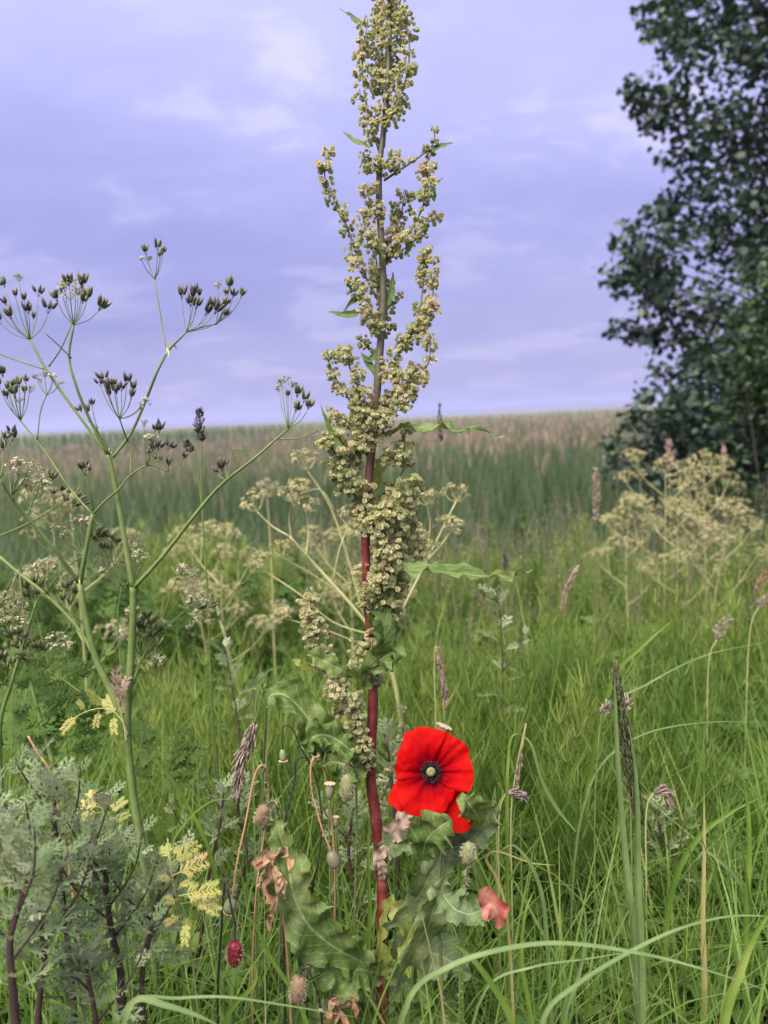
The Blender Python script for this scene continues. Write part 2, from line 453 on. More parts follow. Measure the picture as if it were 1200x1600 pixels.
def stem_mat():
    """curly dock stem: pigment turns from crimson at the foot to dull green at the top"""
    m = plant_mat('dock_stem', [(0, (.075, .010, .014)), (.5, (.125, .018, .022)), (.8, (.19, .05, .04)), (1, (.22, .15, .07))], .0, .42, nscale=55, namt=.45, bump=.4, spec=.35, streak=.9)
    n, l = m.node_tree.nodes, m.node_tree.links
    b = [x for x in n if x.type == 'BSDF_PRINCIPLED'][0]
    src = b.inputs['Base Color'].links[0].from_socket
    g = n.new('ShaderNodeNewGeometry'); s = n.new('ShaderNodeSeparateXYZ'); l.new(g.outputs['Position'], s.inputs[0])
    mr = n.new('ShaderNodeMapRange'); mr.inputs[1].default_value = .86; mr.inputs[2].default_value = 1.06
    l.new(s.outputs[2], mr.inputs[0])
    c = mixc(n, l, 'MIX', mr.outputs[0], src, (.095, .090, .060))
    l.new(c, b.inputs['Base Color'])
    return m
M['dock_stem'] = stem_mat()

def petal_mat():
    m = bpy.data.materials.new('poppy_petal'); m.use_nodes = True
    n, l = m.node_tree.nodes, m.node_tree.links
    n.clear()
    o = n.new('ShaderNodeOutputMaterial')
    a = n.new('ShaderNodeAttribute'); a.attribute_name = 'lr'
    s = n.new('ShaderNodeSeparateXYZ'); l.new(a.outputs['Vector'], s.inputs[0])
    rp = ramp(n, [(0, (.010, .002, .006)), (.08, (.020, .002, .010)), (.16, (.10, .002, .014)), (.34, (.21, .001, .006)), (.60, (.40, .0018, .004)), (1, (.52, .008, .006))])
    t = n.new('ShaderNodeTexNoise'); t.inputs['Scale'].default_value = 14
    mp = n.new('ShaderNodeMapping'); mp.inputs['Scale'].default_value = (.12, 3.0, 1)
    l.new(a.outputs['Vector'], mp.inputs[0]); l.new(mp.outputs[0], t.inputs['Vector'])
    ad = n.new('ShaderNodeMath'); ad.operation = 'MULTIPLY_ADD'; ad.inputs[1].default_value = .10
    q = n.new('ShaderNodeMath'); q.operation = 'SUBTRACT'; q.inputs[1].default_value = .05
    l.new(s.outputs[0], q.inputs[0]); l.new(t.outputs[0], ad.inputs[0]); l.new(q.outputs[0], ad.inputs[2])
    l.new(ad.outputs[0], rp.inputs[0])
    b = n.new('ShaderNodeBsdfPrincipled'); l.new(rp.outputs[0], b.inputs['Base Color'])
    b.inputs['Roughness'].default_value = .55; b.inputs['Specular IOR Level'].default_value = .04
    t2 = n.new('ShaderNodeTexNoise'); t2.inputs['Scale'].default_value = 30; t2.inputs['Detail'].default_value = 3
    l.new(mp.outputs[0], t2.inputs['Vector'])
    bp = n.new('ShaderNodeBump'); bp.inputs['Strength'].default_value = .35; bp.inputs['Distance'].default_value = .002
    l.new(t2.outputs[0], bp.inputs['Height']); l.new(bp.outputs[0], b.inputs['Normal'])
    tr = n.new('ShaderNodeBsdfTranslucent'); l.new(rp.outputs[0], tr.inputs['Color'])
    ms = n.new('ShaderNodeMixShader'); ms.inputs[0].default_value = .4
    l.new(b.outputs[0], ms.inputs[1]); l.new(tr.outputs[0], ms.inputs[2]); l.new(ms.outputs[0], o.inputs[0])
    return m
M['petal'] = petal_mat()

def ground_mat():
    m = bpy.data.materials.new('marsh_ground'); m.use_nodes = True
    n, l = m.node_tree.nodes, m.node_tree.links
    b = n['Principled BSDF']; b.inputs['Roughness'].default_value = .95
    g = n.new('ShaderNodeNewGeometry')
    t = n.new('ShaderNodeTexNoise'); t.inputs['Scale'].default_value = 12; t.inputs['Detail'].default_value = 6
    l.new(g.outputs['Position'], t.inputs['Vector'])
    near = ramp(n, [(.3, (.020, .022, .010)), (.55, (.035, .045, .016)), (.75, (.07, .065, .03))])
    l.new(t.outputs[0], near.inputs[0])
    mp = n.new('ShaderNodeMapping'); mp.inputs['Scale'].default_value = (.006, .02, 0)
    l.new(g.outputs['Position'], mp.inputs[0])
    t2 = n.new('ShaderNodeTexNoise'); t2.inputs['Scale'].default_value = 1; t2.inputs['Detail'].default_value = 7
    l.new(mp.outputs[0], t2.inputs['Vector'])
    far = ramp(n, [(.36, (.055, .095, .045)), (.48, (.10, .12, .06)), (.56, (.20, .15, .12)), (.7, (.11, .13, .07))])
    l.new(t2.outputs[0], far.inputs[0])
    ln = n.new('ShaderNodeVectorMath'); ln.operation = 'LENGTH'; l.new(g.outputs['Position'], ln.inputs[0])
    mr = n.new('ShaderNodeMapRange'); mr.inputs[1].default_value = 60; mr.inputs[2].default_value = 120
    l.new(ln.outputs['Value'], mr.inputs[0])
    c = mixc(n, l, 'MIX', mr.outputs[0], near.outputs[0], far.outputs[0])
    l.new(c, b.inputs['Base Color'])
    return m

# ------------------------------------------------------------------ setting
def ground():
    rad = np.concatenate([[0], np.geomspace(.4, 3600, 70)])
    ang = np.linspace(0, 2 * math.pi, 97)[:-1]
    RR, AA = np.meshgrid(rad[1:], ang, indexing='ij')
    X, Y = RR * np.sin(AA), RR * np.cos(AA)
    Z = gz(X, Y) + .10 * np.sin(X * .013 + 1) * np.cos(Y * .011) * (RR > 150)
    V = np.vstack([np.stack([X, Y, Z], -1).reshape(-1, 3)])
    na = len(ang); F = []
    for i in range(len(rad) - 2):
        for k in range(na):
            F.append((i * na + k, (i + 1) * na + k, (i + 1) * na + (k + 1) % na, i * na + (k + 1) % na))
    # the small disc in the middle
    c = len(V); V = np.vstack([V, [[0, 0, 0]]])
    F += [(c, k, (k + 1) % na, c) for k in range(na)]
    me = bpy.data.meshes.new('ground')
    me.from_pydata([tuple(v) for v in V], [], [f if len(set(f)) == 4 else f[:3] for f in F])
    me.polygons.foreach_set('use_smooth', [True] * len(me.polygons))
    me.materials.append(ground_mat())
    return tag(link('ground', me), kind='structure')
ground()
def far_hills():
    """low land beyond the estuary"""
    V = []; F = []
    n = 160
    for i in range(n + 1):
        a = R(-75 + 150 * i / n)
        h = 12 + 12 * max(0, mnoise.noise(Vector((i * .05, 3.3, 0)))) + 13 * math.exp(-((math.degrees(a) - 15) / 7) ** 2) + 2.5 * mnoise.noise(Vector((i * .35, 1, 0)))
        for r, z in ((3000, -1), (3150, h), (3400, h * .7), (3550, -1)):
            V.append((r * math.sin(a), r * math.cos(a), z))
    for i in range(n):
        for k in range(3):
            F.append((i * 4 + k, (i + 1) * 4 + k, (i + 1) * 4 + k + 1, i * 4 + k + 1))
    mb = MB(); mb.add(V, F, .5)
    m = plant_mat('far_land', [(0, (.05, .07, .05)), (1, (.09, .10, .08))], 0, .9, nscale=.004, namt=.5)
    return tag(mb.build('hills', m), kind='structure')
far_hills()

def haze():
    me = bpy.data.meshes.new('haze')
    x, y0, y1, z0, z1 = 3900, -3900, 3900, -3.0, 48.0
    v = [(-x, y0, z0), (x, y0, z0), (x, y1, z0), (-x, y1, z0), (-x, y0, z1), (x, y0, z1), (x, y1, z1), (-x, y1, z1)]
    me.from_pydata(v, [], [(3, 2, 1, 0), (4, 5, 6, 7), (0, 1, 5, 4), (1, 2, 6, 5), (2, 3, 7, 6), (3, 0, 4, 7)])
    m = bpy.data.materials.new('haze'); m.use_nodes = True
    n, l = m.node_tree.nodes, m.node_tree.links
    n.clear()
    o = n.new('ShaderNodeOutputMaterial'); pv = n.new('ShaderNodeVolumePrincipled')
    pv.inputs['Color'].default_value = (.52, .56, .95, 1)
    pv.inputs['Density'].default_value = .00045
    pv.inputs['Anisotropy'].default_value = 0.0
    l.new(pv.outputs[0], o.inputs['Volume'])
    me.materials.append(m)
    return tag(link('haze', me), kind='stuff')
haze()

# ------------------------------------------------------------------ ground cover
def blades(name, n, xy, length, width, lean, bend, m, S=4, rnd=None, zoff=None, fold=True):
    """n curved tapering blades as one mesh"""
    az = rng.uniform(0, 2 * math.pi, n)
    root = np.stack([xy[:, 0], xy[:, 1], gz(xy[:, 0], xy[:, 1]) - .01 if zoff is None else zoff], -1)
    H = np.stack([np.cos(az), np.sin(az), np.zeros(n)], -1)
    tw = rng.normal(0, .5, n)
    Wd = np.stack([-np.sin(az + tw), np.cos(az + tw), np.zeros(n)], -1)
    p = root.copy(); rows = []
    for i in range(S + 1):
        t = i / S
        wv = width * (1 - t ** 1.8) * (.55 + .9 * min(1, t * 3) * .5)
        wv = np.maximum(wv, width * .06)
        rows.append(np.stack([p - Wd * wv[:, None] * .5, p + Wd * wv[:, None] * .5], 1))
        th = lean + bend * (t + .5 / S) ** 1.6
        st = length / S
        p = p + H * (np.sin(th) * st)[:, None]
        p[:, 2] += np.cos(th) * st
    V = np.stack(rows, 1).reshape(-1, 3)
    base = (np.arange(n) * (S + 1) * 2)[:, None]
    q = np.array([[2 * i, 2 * i + 1, 2 * i + 3, 2 * i + 2] for i in range(S)]).reshape(1, S, 4)
    F = (base[:, :, None] + q).reshape(-1, 4)
    rn = rng.uniform(0, 1, n) ** 1.2 * .9 if rnd is None else rnd
    me = np_mesh(name, V, F, np.repeat(rn, (S + 1) * 2), m)
    return tag(link(name, me), kind='stuff')
def scatter(n, d0, d1, px0=-260, px1=1460, pw=1.0):
    """bearings spread evenly, distance log-like"""
    u = rng.uniform(0, 1, n) ** pw
    d = d0 * (d1 / d0) ** u
    x = (rng.uniform(px0, px1, n) - 600) / FPX * d
    return np.stack([x, d], -1)
def clumpy(xy, sc, thr):
    """keep part of the points so that growth is uneven"""
    v = np.array([mnoise.noise(Vector((a * sc, b * sc, 5.5))) for a, b in xy])
    return xy[v + rng.uniform(-.35, .35, len(xy)) > thr]

# fine meadow grass
xy = scatter(50000, .55, 5.0, pw=.8)
pxm = 600 + xy[:, 0] / xy[:, 1] * FPX
xy = xy[xy[:, 1] < 2.1 + 2.4 * smooth(520, 900, pxm) + rng.normal(0, .25, len(xy))]
xy = clumpy(xy, 2.4, -.22)
n = len(xy)
hh = np.array([mnoise.noise(Vector((a * 1.7, b * 1.7, 1.1))) for a, b in xy])
ln = (rng.uniform(.26, .54, n) + .20 * hh) * (1 - .15 * smooth(2.2, 4.5, xy[:, 1]))
blades('meadow_grass', n, xy, ln, rng.uniform(.0016, .0042, n) * (1 + .25 * xy[:, 1]), rng.uniform(.0, .35, n), rng.uniform(.2, 1.5, n), M['grass'],
       rnd=np.clip(.40 + .42 * hh + rng.normal(0, .17, n), 0, .97))
# broad blades
xy = clumpy(scatter(9000, .55, 4.5, pw=1.1), 1.2, -.1)
pxm = 600 + xy[:, 0] / xy[:, 1] * FPX
xy = xy[xy[:, 1] < 2.2 + 2.4 * smooth(520, 900, pxm)]
n = len(xy)
blades('broad_grass', n, xy, rng.uniform(.34, .62, n), rng.uniform(.005, .0095, n), rng.uniform(0, .3, n), rng.uniform(.2, 1.7, n), M['grass'], S=6,
       rnd=np.clip(rng.normal(.52, .2, n), 0, .9))
xy = scatter(1700, .56, 1.5, -150, 1350)
n = len(xy)
tall = np.minimum(rng.uniform(.40, .66, n), .50 + .25 * smooth(.75, 1.2, xy[:, 1]))
blades('tall_grass', n, xy, tall, rng.uniform(.0035, .0080, n), rng.uniform(0, .28, n), rng.uniform(.1, 1.5, n), M['grass'], S=7, rnd=np.clip(rng.normal(.66, .16, n), .2, .96))
# low thatch of short and dead blades
xy = scatter(16000, .5, 4.5)
n = len(xy)
blades('low_grass', n, xy, rng.uniform(.10, .30, n), rng.uniform(.002, .006, n), rng.uniform(.1, .9, n), rng.uniform(.2, 1.4, n), M['grass'], S=3,
       rnd=np.clip(rng.normal(.35, .3, n), 0, 1))

xy = scatter(900, .55, 3.0)
n = len(xy)
blades('dry_grass', n, xy, rng.uniform(.2, .55, n), rng.uniform(.0015, .004, n), rng.uniform(.1, .9, n), rng.uniform(.2, 1.6, n), M['grass_dry'], S=5)

def horsetail():
    """feathery plants: jointed stems with whorls of thin green needles"""
    Vs = []; Fs = []; Rn = []
    off = 0
    xy = clumpy(scatter(2700, .95, 4.2, 200, 1460, .85), 1.1, -.2)
    for (x, y) in xy:
        h = random.uniform(.34, .50) + .34 * mnoise.noise(Vector((x * 1.6, y * 1.6, 3.3)))
        z0 = float(gz(x, y))
        lean = Vector((random.gauss(0, .12), random.gauss(0, .12), 1)).normalized()
        base = Vector((x, y, z0))
        nw = 11
        rv = min(1, max(0, random.gauss(.45, .16) + .5 * mnoise.noise(Vector((x * 1.1, y * .8, 7.7)))))
        segs = [(base, base + lean * h, .0011)]
        for k in range(nw):
            t = .22 + .74 * k / (nw - 1)
            c = base + lean * (h * t)
            lg = random.uniform(.065, .125) * (1.15 - .75 * max(0, t - .45) / .55)
            a0 = random.uniform(0, 6.28)
            for j in range(9):
                a = a0 + 6.28 * j / 9 + random.gauss(0, .15)
                up = random.uniform(1.3, 3.0)
                dv = Vector((math.cos(a), math.sin(a), up)).normalized()
                segs.append((c, c + dv * lg, (.0006 + .00013 * y)))
        for si_, (a, b, wd) in enumerate(segs):
            rq = min(1, rv + .45 * max(0, (si_ - 1) / len(segs) - .45) / .55)
            s = (b - a).cross(Vector((random.gauss(0, 1), random.gauss(0, 1), .2)))
            s = s.normalized() * wd
            mid = (a + b) * .5 + Vector((0, 0, -.004))
            Vs += [a - s, a + s, mid + s, mid - s, b + s * .4, b - s * .4]
            Fs += [(off, off + 1, off + 2, off + 3), (off + 3, off + 2, off + 4, off + 5)]
            Rn += [rq] * 6
            off += 6
    me = np_mesh('horsetail', np.array([tuple(v) for v in Vs]), np.array(Fs), np.array(Rn), M['horsetail'])
    return tag(link('horsetail', me), kind='stuff')
horsetail()

def pinnate(mb, org, direc, normal, size, pairs=4, lob=.42, wd=.13, rv=.5, droop=.25, sub=2):
    """a cut leaf: midrib with paired narrow lobes, each lobe with side teeth"""
    direc = Vector(direc).normalized(); normal = Vector(normal)
    S = direc.cross(normal).normalized(); Nn = S.cross(direc).normalized()
    def strip(a, d, nn, ln, w_, dr):
        s = d.cross(nn).normalized()
        pts = [a + d * (ln * t) - nn * (dr * ln * t * t) for t in (0, .5, 1)]
        ws = (w_ * .45, w_, w_ * .12)
        V = []
        for p_, q in zip(pts, ws): V += [p_ - s * q * .5, p_ + s * q * .5]
        mb.add(V, [(0, 1, 3, 2), (2, 3, 5, 4)], rv)
        return pts
    strip(Vector(org), direc, Nn, size, size * wd * .55, droop)
    for i in range(pairs):
        t = .28 + .62 * i / max(1, pairs - 1)
        c = Vector(org) + direc * (size * t) - Nn * (droop * size * t * t)
        for sg in (-1, 1):
            a = random.uniform(.55, .95)
            d = (direc * math.cos(a) + S * sg * math.sin(a) + Nn * random.uniform(-.25, .25)).normalized()
            ll = size * lob * (1 - .45 * abs(t - .5)) * random.uniform(.8, 1.15)
            pts = strip(c, d, Nn, ll, size * wd, .15)
            for j in range(sub):
                sg2 = -1 if j % 2 else 1
                d2 = (d + S.cross(Nn) * 0 + (d.cross(Nn)) * sg2 * .8).normalized()
                strip(pts[1], d2, Nn, ll * .42, size * wd * .7, .1)

def undergrowth():
    mb = MB()
    xy = scatter(1500, .6, 3.2, -200, 1400)
    for x, y in xy:
        z0 = float(gz(x, y))
        h = random.uniform(.10, .36)
        for k in range(2):
            a = random.uniform(0, 6.28)
            d = Vector((math.cos(a), math.sin(a), random.uniform(.0, .5)))
            pinnate(mb, (x, y, z0 + h), d, (0, 0, 1), random.uniform(.05, .10), 3, .5, .2, min(1, max(0, random.gauss(.5, .25))), .3, 1)
    # taller leafy weeds toward the ditch
    for x, y in scatter(380, 2.1, 3.7, -260, 600):
        z0 = float(gz(x, y)); h = random.uniform(.25, .50); tone = min(1, max(0, random.gauss(.35, .2)))
        for k in range(9):
            a = k * 2.4
            t = .25 + .75 * k / 8
            d = Vector((math.cos(a), math.sin(a), .2 + t))
            pinnate(mb, (x, y, z0 + h * t), d, (0, 0, 1), random.uniform(.06, .11), 3, .45, .13, tone, .3, 1)
    # rounder leaves low down
    for x, y in scatter(1100, .6, 2.6, -200, 1400):
        z0 = float(gz(x, y)) + random.uniform(.06, .30)
        a = random.uniform(0, 6.28)
        d = Vector((math.cos(a), math.sin(a), random.uniform(-.2, .5)))
        s = random.uniform(.035, .075)
        o = Vector((x, y, z0))
        leaf(mb, [o + d * s * t - Vector((0, 0, s * .4 * t * t)) for t in (0, .25, .5, .75, 1)], s * .55, (0, 0, 1), .2, .002, 2, 1, rv=random.uniform(.1, .8))
    return tag(mb.build('undergrowth', M['herb']), kind='stuff')
undergrowth()

def reed_bed():
    # dark green reeds between the meadow and the marsh
    n = 46000
    xy = scatter(n, 2.9, 150, -500, 1700, 1.3)
    x, y = xy[:, 0], xy[:, 1]
    pxs = 600 + x / y * FPX
    left = smooth(650, 250, pxs)
    nz = np.array([mnoise.noise(Vector((a * .35, b * .35, 9))) for a, b in xy])
    big = np.array([mnoise.noise(Vector((a * .11, b * .06, 2))) for a, b in xy])
    top = .33 + .22 * np.array([mnoise.noise(Vector((q_ * .012, b * .02, 6))) for q_, b in zip(pxs, y)]) * smooth(30, 60, y) + .13 * smooth(3., 7, y) + .14 * smooth(7, 14, y) - .30 * left * smooth(11, 16, y) * (1 - smooth(36, 44, y)) + .20 * smooth(40, 60, y) + .16 * left * smooth(40, 50, y)
    top = top + .10 * nz + rng.normal(0, .07, n)
    z = gz(x, y)
    ln = np.maximum(.2, (top - z)) * 1.05
    wd = rng.uniform(.006, .014, n) * (.7 + .05 * y)
    blades('reeds', n, xy, ln, wd, rng.uniform(0, .2, n), rng.uniform(0, 1.0, n), M['reed'], S=4, rnd=np.clip(.45 + .35 * nz + .75 * big - .3 * left * smooth(40, 50, y) + rng.normal(0, .18, n), 0, 1), zoff=z)
    n2 = 1300
    xs = scatter(n2, 3.0, 14, -400, 1600)
    z2 = gz(xs[:, 0], xs[:, 1])
    t2 = .40 + .18 * smooth(3, 8, xs[:, 1]) + rng.normal(0, .12, n2)
    blades('reed_stalks', n2, xs, np.maximum(.3, t2 - z2), rng.uniform(.0025, .006, n2) * (.7 + .08 * xs[:, 1]), rng.uniform(0, .15, n2), rng.uniform(0, .7, n2), M['panicle'], S=4, zoff=z2)
    # flowering plumes over the middle of the marsh
    n = 28000
    xy = scatter(n, 7.5, 75, -500, 1700, .8)
    x, y = xy[:, 0], xy[:, 1]
    pxs = 600 + x / y * FPX
    left = smooth(650, 250, pxs)
    keep = rng.uniform(0, 1, n) < smooth(7, 18, y) * (1 - .9 * left * smooth(38, 44, y))
    xy = xy[keep]; left = left[keep]; n = len(xy); x, y = xy[:, 0], xy[:, 1]
    nz = np.array([mnoise.noise(Vector((a * .3, b * .3, 4))) for a, b in xy])
    top = .62 - .32 * left + .10 * nz - np.abs(rng.normal(0, .16, n)) * (1 - .6 * left) + rng.normal(0, .05, n) + .06 * smooth(25, 60, y)
    lnp = rng.uniform(.12, .26, n)
    blades('reed_plumes', n, xy, lnp, rng.uniform(.010, .022, n) * (.6 + .035 * y), rng.uniform(0, .2, n), rng.uniform(.1, .9, n), M['plume'], S=3,
           rnd=np.clip(rng.normal(.5, .25, n), 0, 1), zoff=top - lnp * .9)
reed_bed()

# ------------------------------------------------------------------ the tree and the shrub on the right
def round_leaf_mesh(name, m, s):
    mb = MB()
    # broad pointed leaf on a short stalk, slightly folded
    out_ = [(0, 0), (.32, .12), (.50, .36), (.40, .68), (0, 1.0)]
    V = [(0, s * y_, -.02 * s * (y_ * 2 - 1) ** 2) for y_ in (0, .36, .68, 1.0)]
    for sg in (-1, 1):
        V += [(sg * s * .46 * x_ / .5, s * y_, s * .10 * abs(x_)) for x_, y_ in out_[1:4]]
    F = [(0, 4, 5, 1), (1, 5, 6, 2), (2, 6, 3), (0, 1, 8, 7), (1, 2, 9, 8), (2, 3, 9)]
    mb.add(V, F, .5)
    return mb.mesh(name, m, True), np.array(V), F
def tree():
    D = 6.2
    b = P(1400, 800, D); bx, by = b.x, b.y
    z0 = float(gz(bx, by))
    root = empty('tree', (bx, by, z0), 'tall dense dark green broadleaf tree at the right edge above the meadow', 'tree')
    mb = MB()
    tr = spline([(bx, by, z0 - .05), (bx + .03, by, z0 + 1.2), (bx - .06, by + .05, z0 + 2.6), (bx + .02, by, z0 + 4.2), (bx, by, z0 + 6.2)], 6)
    tube(mb, tr, lambda t: .15 * (1 - t) ** .8 + .012, 10)
    trunk = mb.build('trunk', M['bark'], root)
    edge = [(-140, 985), (-60, 980), (0, 978), (60, 985), (110, 968), (160, 955), (195, 985), (240, 1012), (300, 1014), (340, 968), (380, 945), (430, 932), (460, 950), (485, 990), (510, 950),
            (530, 962), (548, 1012), (600, 995), (640, 968), (690, 938), (720, 948), (770, 962), (805, 1005)]
    ey = [e[0] for e in edge]; ex = [e[1] for e in edge]
    clumps = []
    # leafy branch ends on the outline, then filling the body
    for y_, x_ in [(15, 1000), (50, 1010), (-60, 1000), (-120, 1010), (150, 978), (170, 1000), (130, 990), (190, 1015), (250, 1040), (310, 1045), (330, 1010), (355, 985), (380, 970), (400, 985), (425, 950), (440, 965),
                   (440, 1000), (470, 1010), (512, 962), (520, 990), (525, 1020), (580, 1030), (610, 1010), (640, 990), (660, 975), (690, 952), (715, 955), (735, 962), (700, 985), (740, 975), (770, 1000), (790, 1040), (800, 1090)]:
        clumps.append((P(x_ + random.uniform(0, 8), y_, D + random.uniform(-.4, .3)), random.uniform(.08, .15), 46)); clumps.append((P(x_ + random.uniform(25, 55), y_ + random.uniform(-15, 15), D + random.uniform(-.4, .4)), random.uniform(.12, .18), 46))
    for k in range(1250):
        y_ = random.uniform(-420, 830) if k % 4 else random.uniform(560, 860)
        ex_ = float(np.interp(y_, ey, ex))
        half = 1430 - ex_
        # rounded crown body round the trunk axis
        a = random.uniform(0, 2 * math.pi); q = math.sqrt(random.uniform(.08, 1)) * (.88 + .10 * mnoise.noise(Vector((y_ * .012, 0, 3))))
        if k % 5 < 2: a = math.pi + random.gauss(0, .75)
        x_ = 1430 + math.cos(a) * half * q
        d_ = D + math.sin(a) * q * 1.7
        if y_ < -150: x_ = 1430 + (x_ - 1430) * (1 - (-150 - y_) / 500)
        p = P(x_, y_, d_)
        if p.z < z0 + .08: continue
        clumps.append((p, random.uniform(.14, .26), 52))
    lb = 0
    order = sorted(range(len(clumps)), key=lambda i: (i > 62 or i % 2, random.random()))
    # limbs reach from the trunk to the leafy ends
    lm = []
    for i in order[:46]:
        c = clumps[i][0]
        t = min(.93, max(.05, (c.z - z0 - .5) / 6.4))
        s = tr[int(t * (len(tr) - 1))]
        mid = s.lerp(c, .5) + Vector((0, 0, .12))
        m_ = MB(); tube(m_, spline([s, mid, c], 4), (.016, .003), 5)
        m_.build('limb', M['bark'], root)
    base_me, LV, LF = round_leaf_mesh('leaf', M['tree_leaf'], .054)
    single = 0
    allV = []; allF = []; allR = []; off = 0
    LVn = np.array(LV)
    quads = [f if len(f) == 4 else (f[0], f[1], f[2], f[2]) for f in LF]
    for ci, (c, rad, cnt) in enumerate(clumps):
        cr = min(1, max(0, random.gauss(.45, .2)))
        for _ in range(cnt):
            v = Vector((random.gauss(0, 1), random.gauss(0, 1), random.gauss(0, .8)))
            v = v.normalized() * rad * random.random() ** .5
            q = Vector((random.gauss(0, 1), random.gauss(0, 1), random.gauss(-.7, .6))).to_track_quat('Y', 'Z') @ Quaternion((0, 1, 0), random.uniform(-1.2, 1.2))
            s = random.choice((.6, .75, .9, 1.0, 1.1, 1.3)) * random.uniform(.9, 1.1)
            pos = c + v
            if ci < 62 and ci % 2 == 0 and single < 290 and random.random() < .5:
                o = link('leaf', base_me, root)
                o.location = pos - Vector(root.location); o.rotation_mode = 'QUATERNION'; o.rotation_quaternion = q; o.scale = (s, s, s)
                single += 1
                continue
            Rm = np.array((q.to_matrix() * s))
            allV.append(LVn @ Rm.T + np.array(pos)); allF += [tuple(k + off for k in f) for f in LF]
            allR += [min(1, max(0, cr + random.gauss(0, .12)))] * len(LVn); off += len(LVn)
    VV = np.concatenate(allV) - np.array(root.location)
    me = bpy.data.meshes.new('crown')
    me.from_pydata(VV.tolist(), [], allF)
    me.polygons.foreach_set('use_smooth', [True] * len(me.polygons))
    a = me.attributes.new('rnd', 'FLOAT', 'POINT'); a.data.foreach_set('value', allR)
    me.materials.append(M['tree_leaf'])
    tag(link('crown', me, root), kind='stuff')
tree()
def shrub(cx, d, top, rad, n, label):
    b = P(cx, 820, d); z0 = float(gz(b.x, b.y))
    root = empty('shrub', (b.x, b.y, z0), label, 'shrub')
    zt = P(cx, top, d).z
    lv = MB()
    for k in range(4):
        a = random.uniform(0, 6.28)
        e = Vector((b.x + math.cos(a) * rad * .6, b.y + math.sin(a) * rad * .6, z0 + (zt - z0) * random.uniform(.6, .95)))
        m_ = MB(); tube(m_, spline([Vector((b.x, b.y, z0)), Vector((b.x, b.y, z0)).lerp(e, .5) + Vector((0, 0, .1)), e], 4), (.014, .003), 5)
        m_.build('stem', M['bark'], root)
    for _ in range(n):
        t = random.uniform(.12, 1)
        rr = rad * math.sqrt(max(0.02, 1 - abs(t - .45) / .6)) * random.uniform(.3, 1) ** .5
        a = random.uniform(0, 6.28)
        c = Vector((b.x + math.cos(a) * rr, b.y + math.sin(a) * rr, z0 + (zt - z0) * t))
        for _ in range(12):
            o = c + Vector((random.gauss(0, .07), random.gauss(0, .07), random.gauss(0, .06)))
            dv = Vector((random.gauss(0, 1), random.gauss(0, 1), random.gauss(-.2, .5))).normalized()
            s = random.uniform(.04, .065)
            leaf(lv, [o, o + dv * s * .5, o + dv * s - Vector((0, 0, .01))], s * .6, (random.gauss(0, .5), random.gauss(0, .5), 1), .2, 0, 1, 1, rv=random.uniform(.1, .9))
    tag(lv.build('foliage', M['shrub_leaf'], root), kind='stuff')
shrub(1215, 4.9, 440, .45, 260, 'lighter green leafy shrub growing in front of the dark tree at the right edge')

# ------------------------------------------------------------------ curly dock, the tall plant in the middle
DD = 0.80
def root_at(px, py, d):
    p = P(px, py, d)
    return Vector((p.x, p.y, float(gz(p.x, p.y))))
dock = empty('curly_dock', root_at(598, 1600, DD), 'tall curly dock with red stem and yellowish seed clusters in the middle of the meadow', 'wild plant')
dock_px = [(598, 1600), (597, 1500), (598, 1400), (593, 1330), (586, 1270), (579, 1215), (579, 1180), (583, 1100), (582, 1040), (577, 960), (572, 880), (572, 800), (578, 730), (586, 650), (592, 570), (599, 460),
           (596, 380), (592, 300), (594, 250), (602, 180), (607, 100), (609, 20), (606, -60), (604, -120)]
DOCK = [Vector(dock.location) + Vector((0, 0, -.02))] + [P(x, y, DD) for x, y in dock_px]
mb = MB()
dp = spline(DOCK, 4)
zlo, zhi = dp[0].z, dp[-1].z
def dr(t):
    z = t
    r = .0052 * (1 - t) + .0012
    return r
tube(mb, dp, lambda t: (.0056 * (1 - t) ** .62 + .0010) * (1 + .03 * math.sin(t * 61) + .02 * math.sin(t * 143)), 20, .5, .10)
mb.build('stem', M['dock_stem'], dock)
for x, y, rr in ((579, 1205, .0062), (595, 1335, .0066), (597, 1530, .0068), (583, 1068, .0055)):
    mb = MB(); c = P(x, y, DD)
    blob(mb, c, (0, 0, 1), rr * .9, rr, 10, 6)
    mb.build('stem_node', M['dock_stem'], dock)

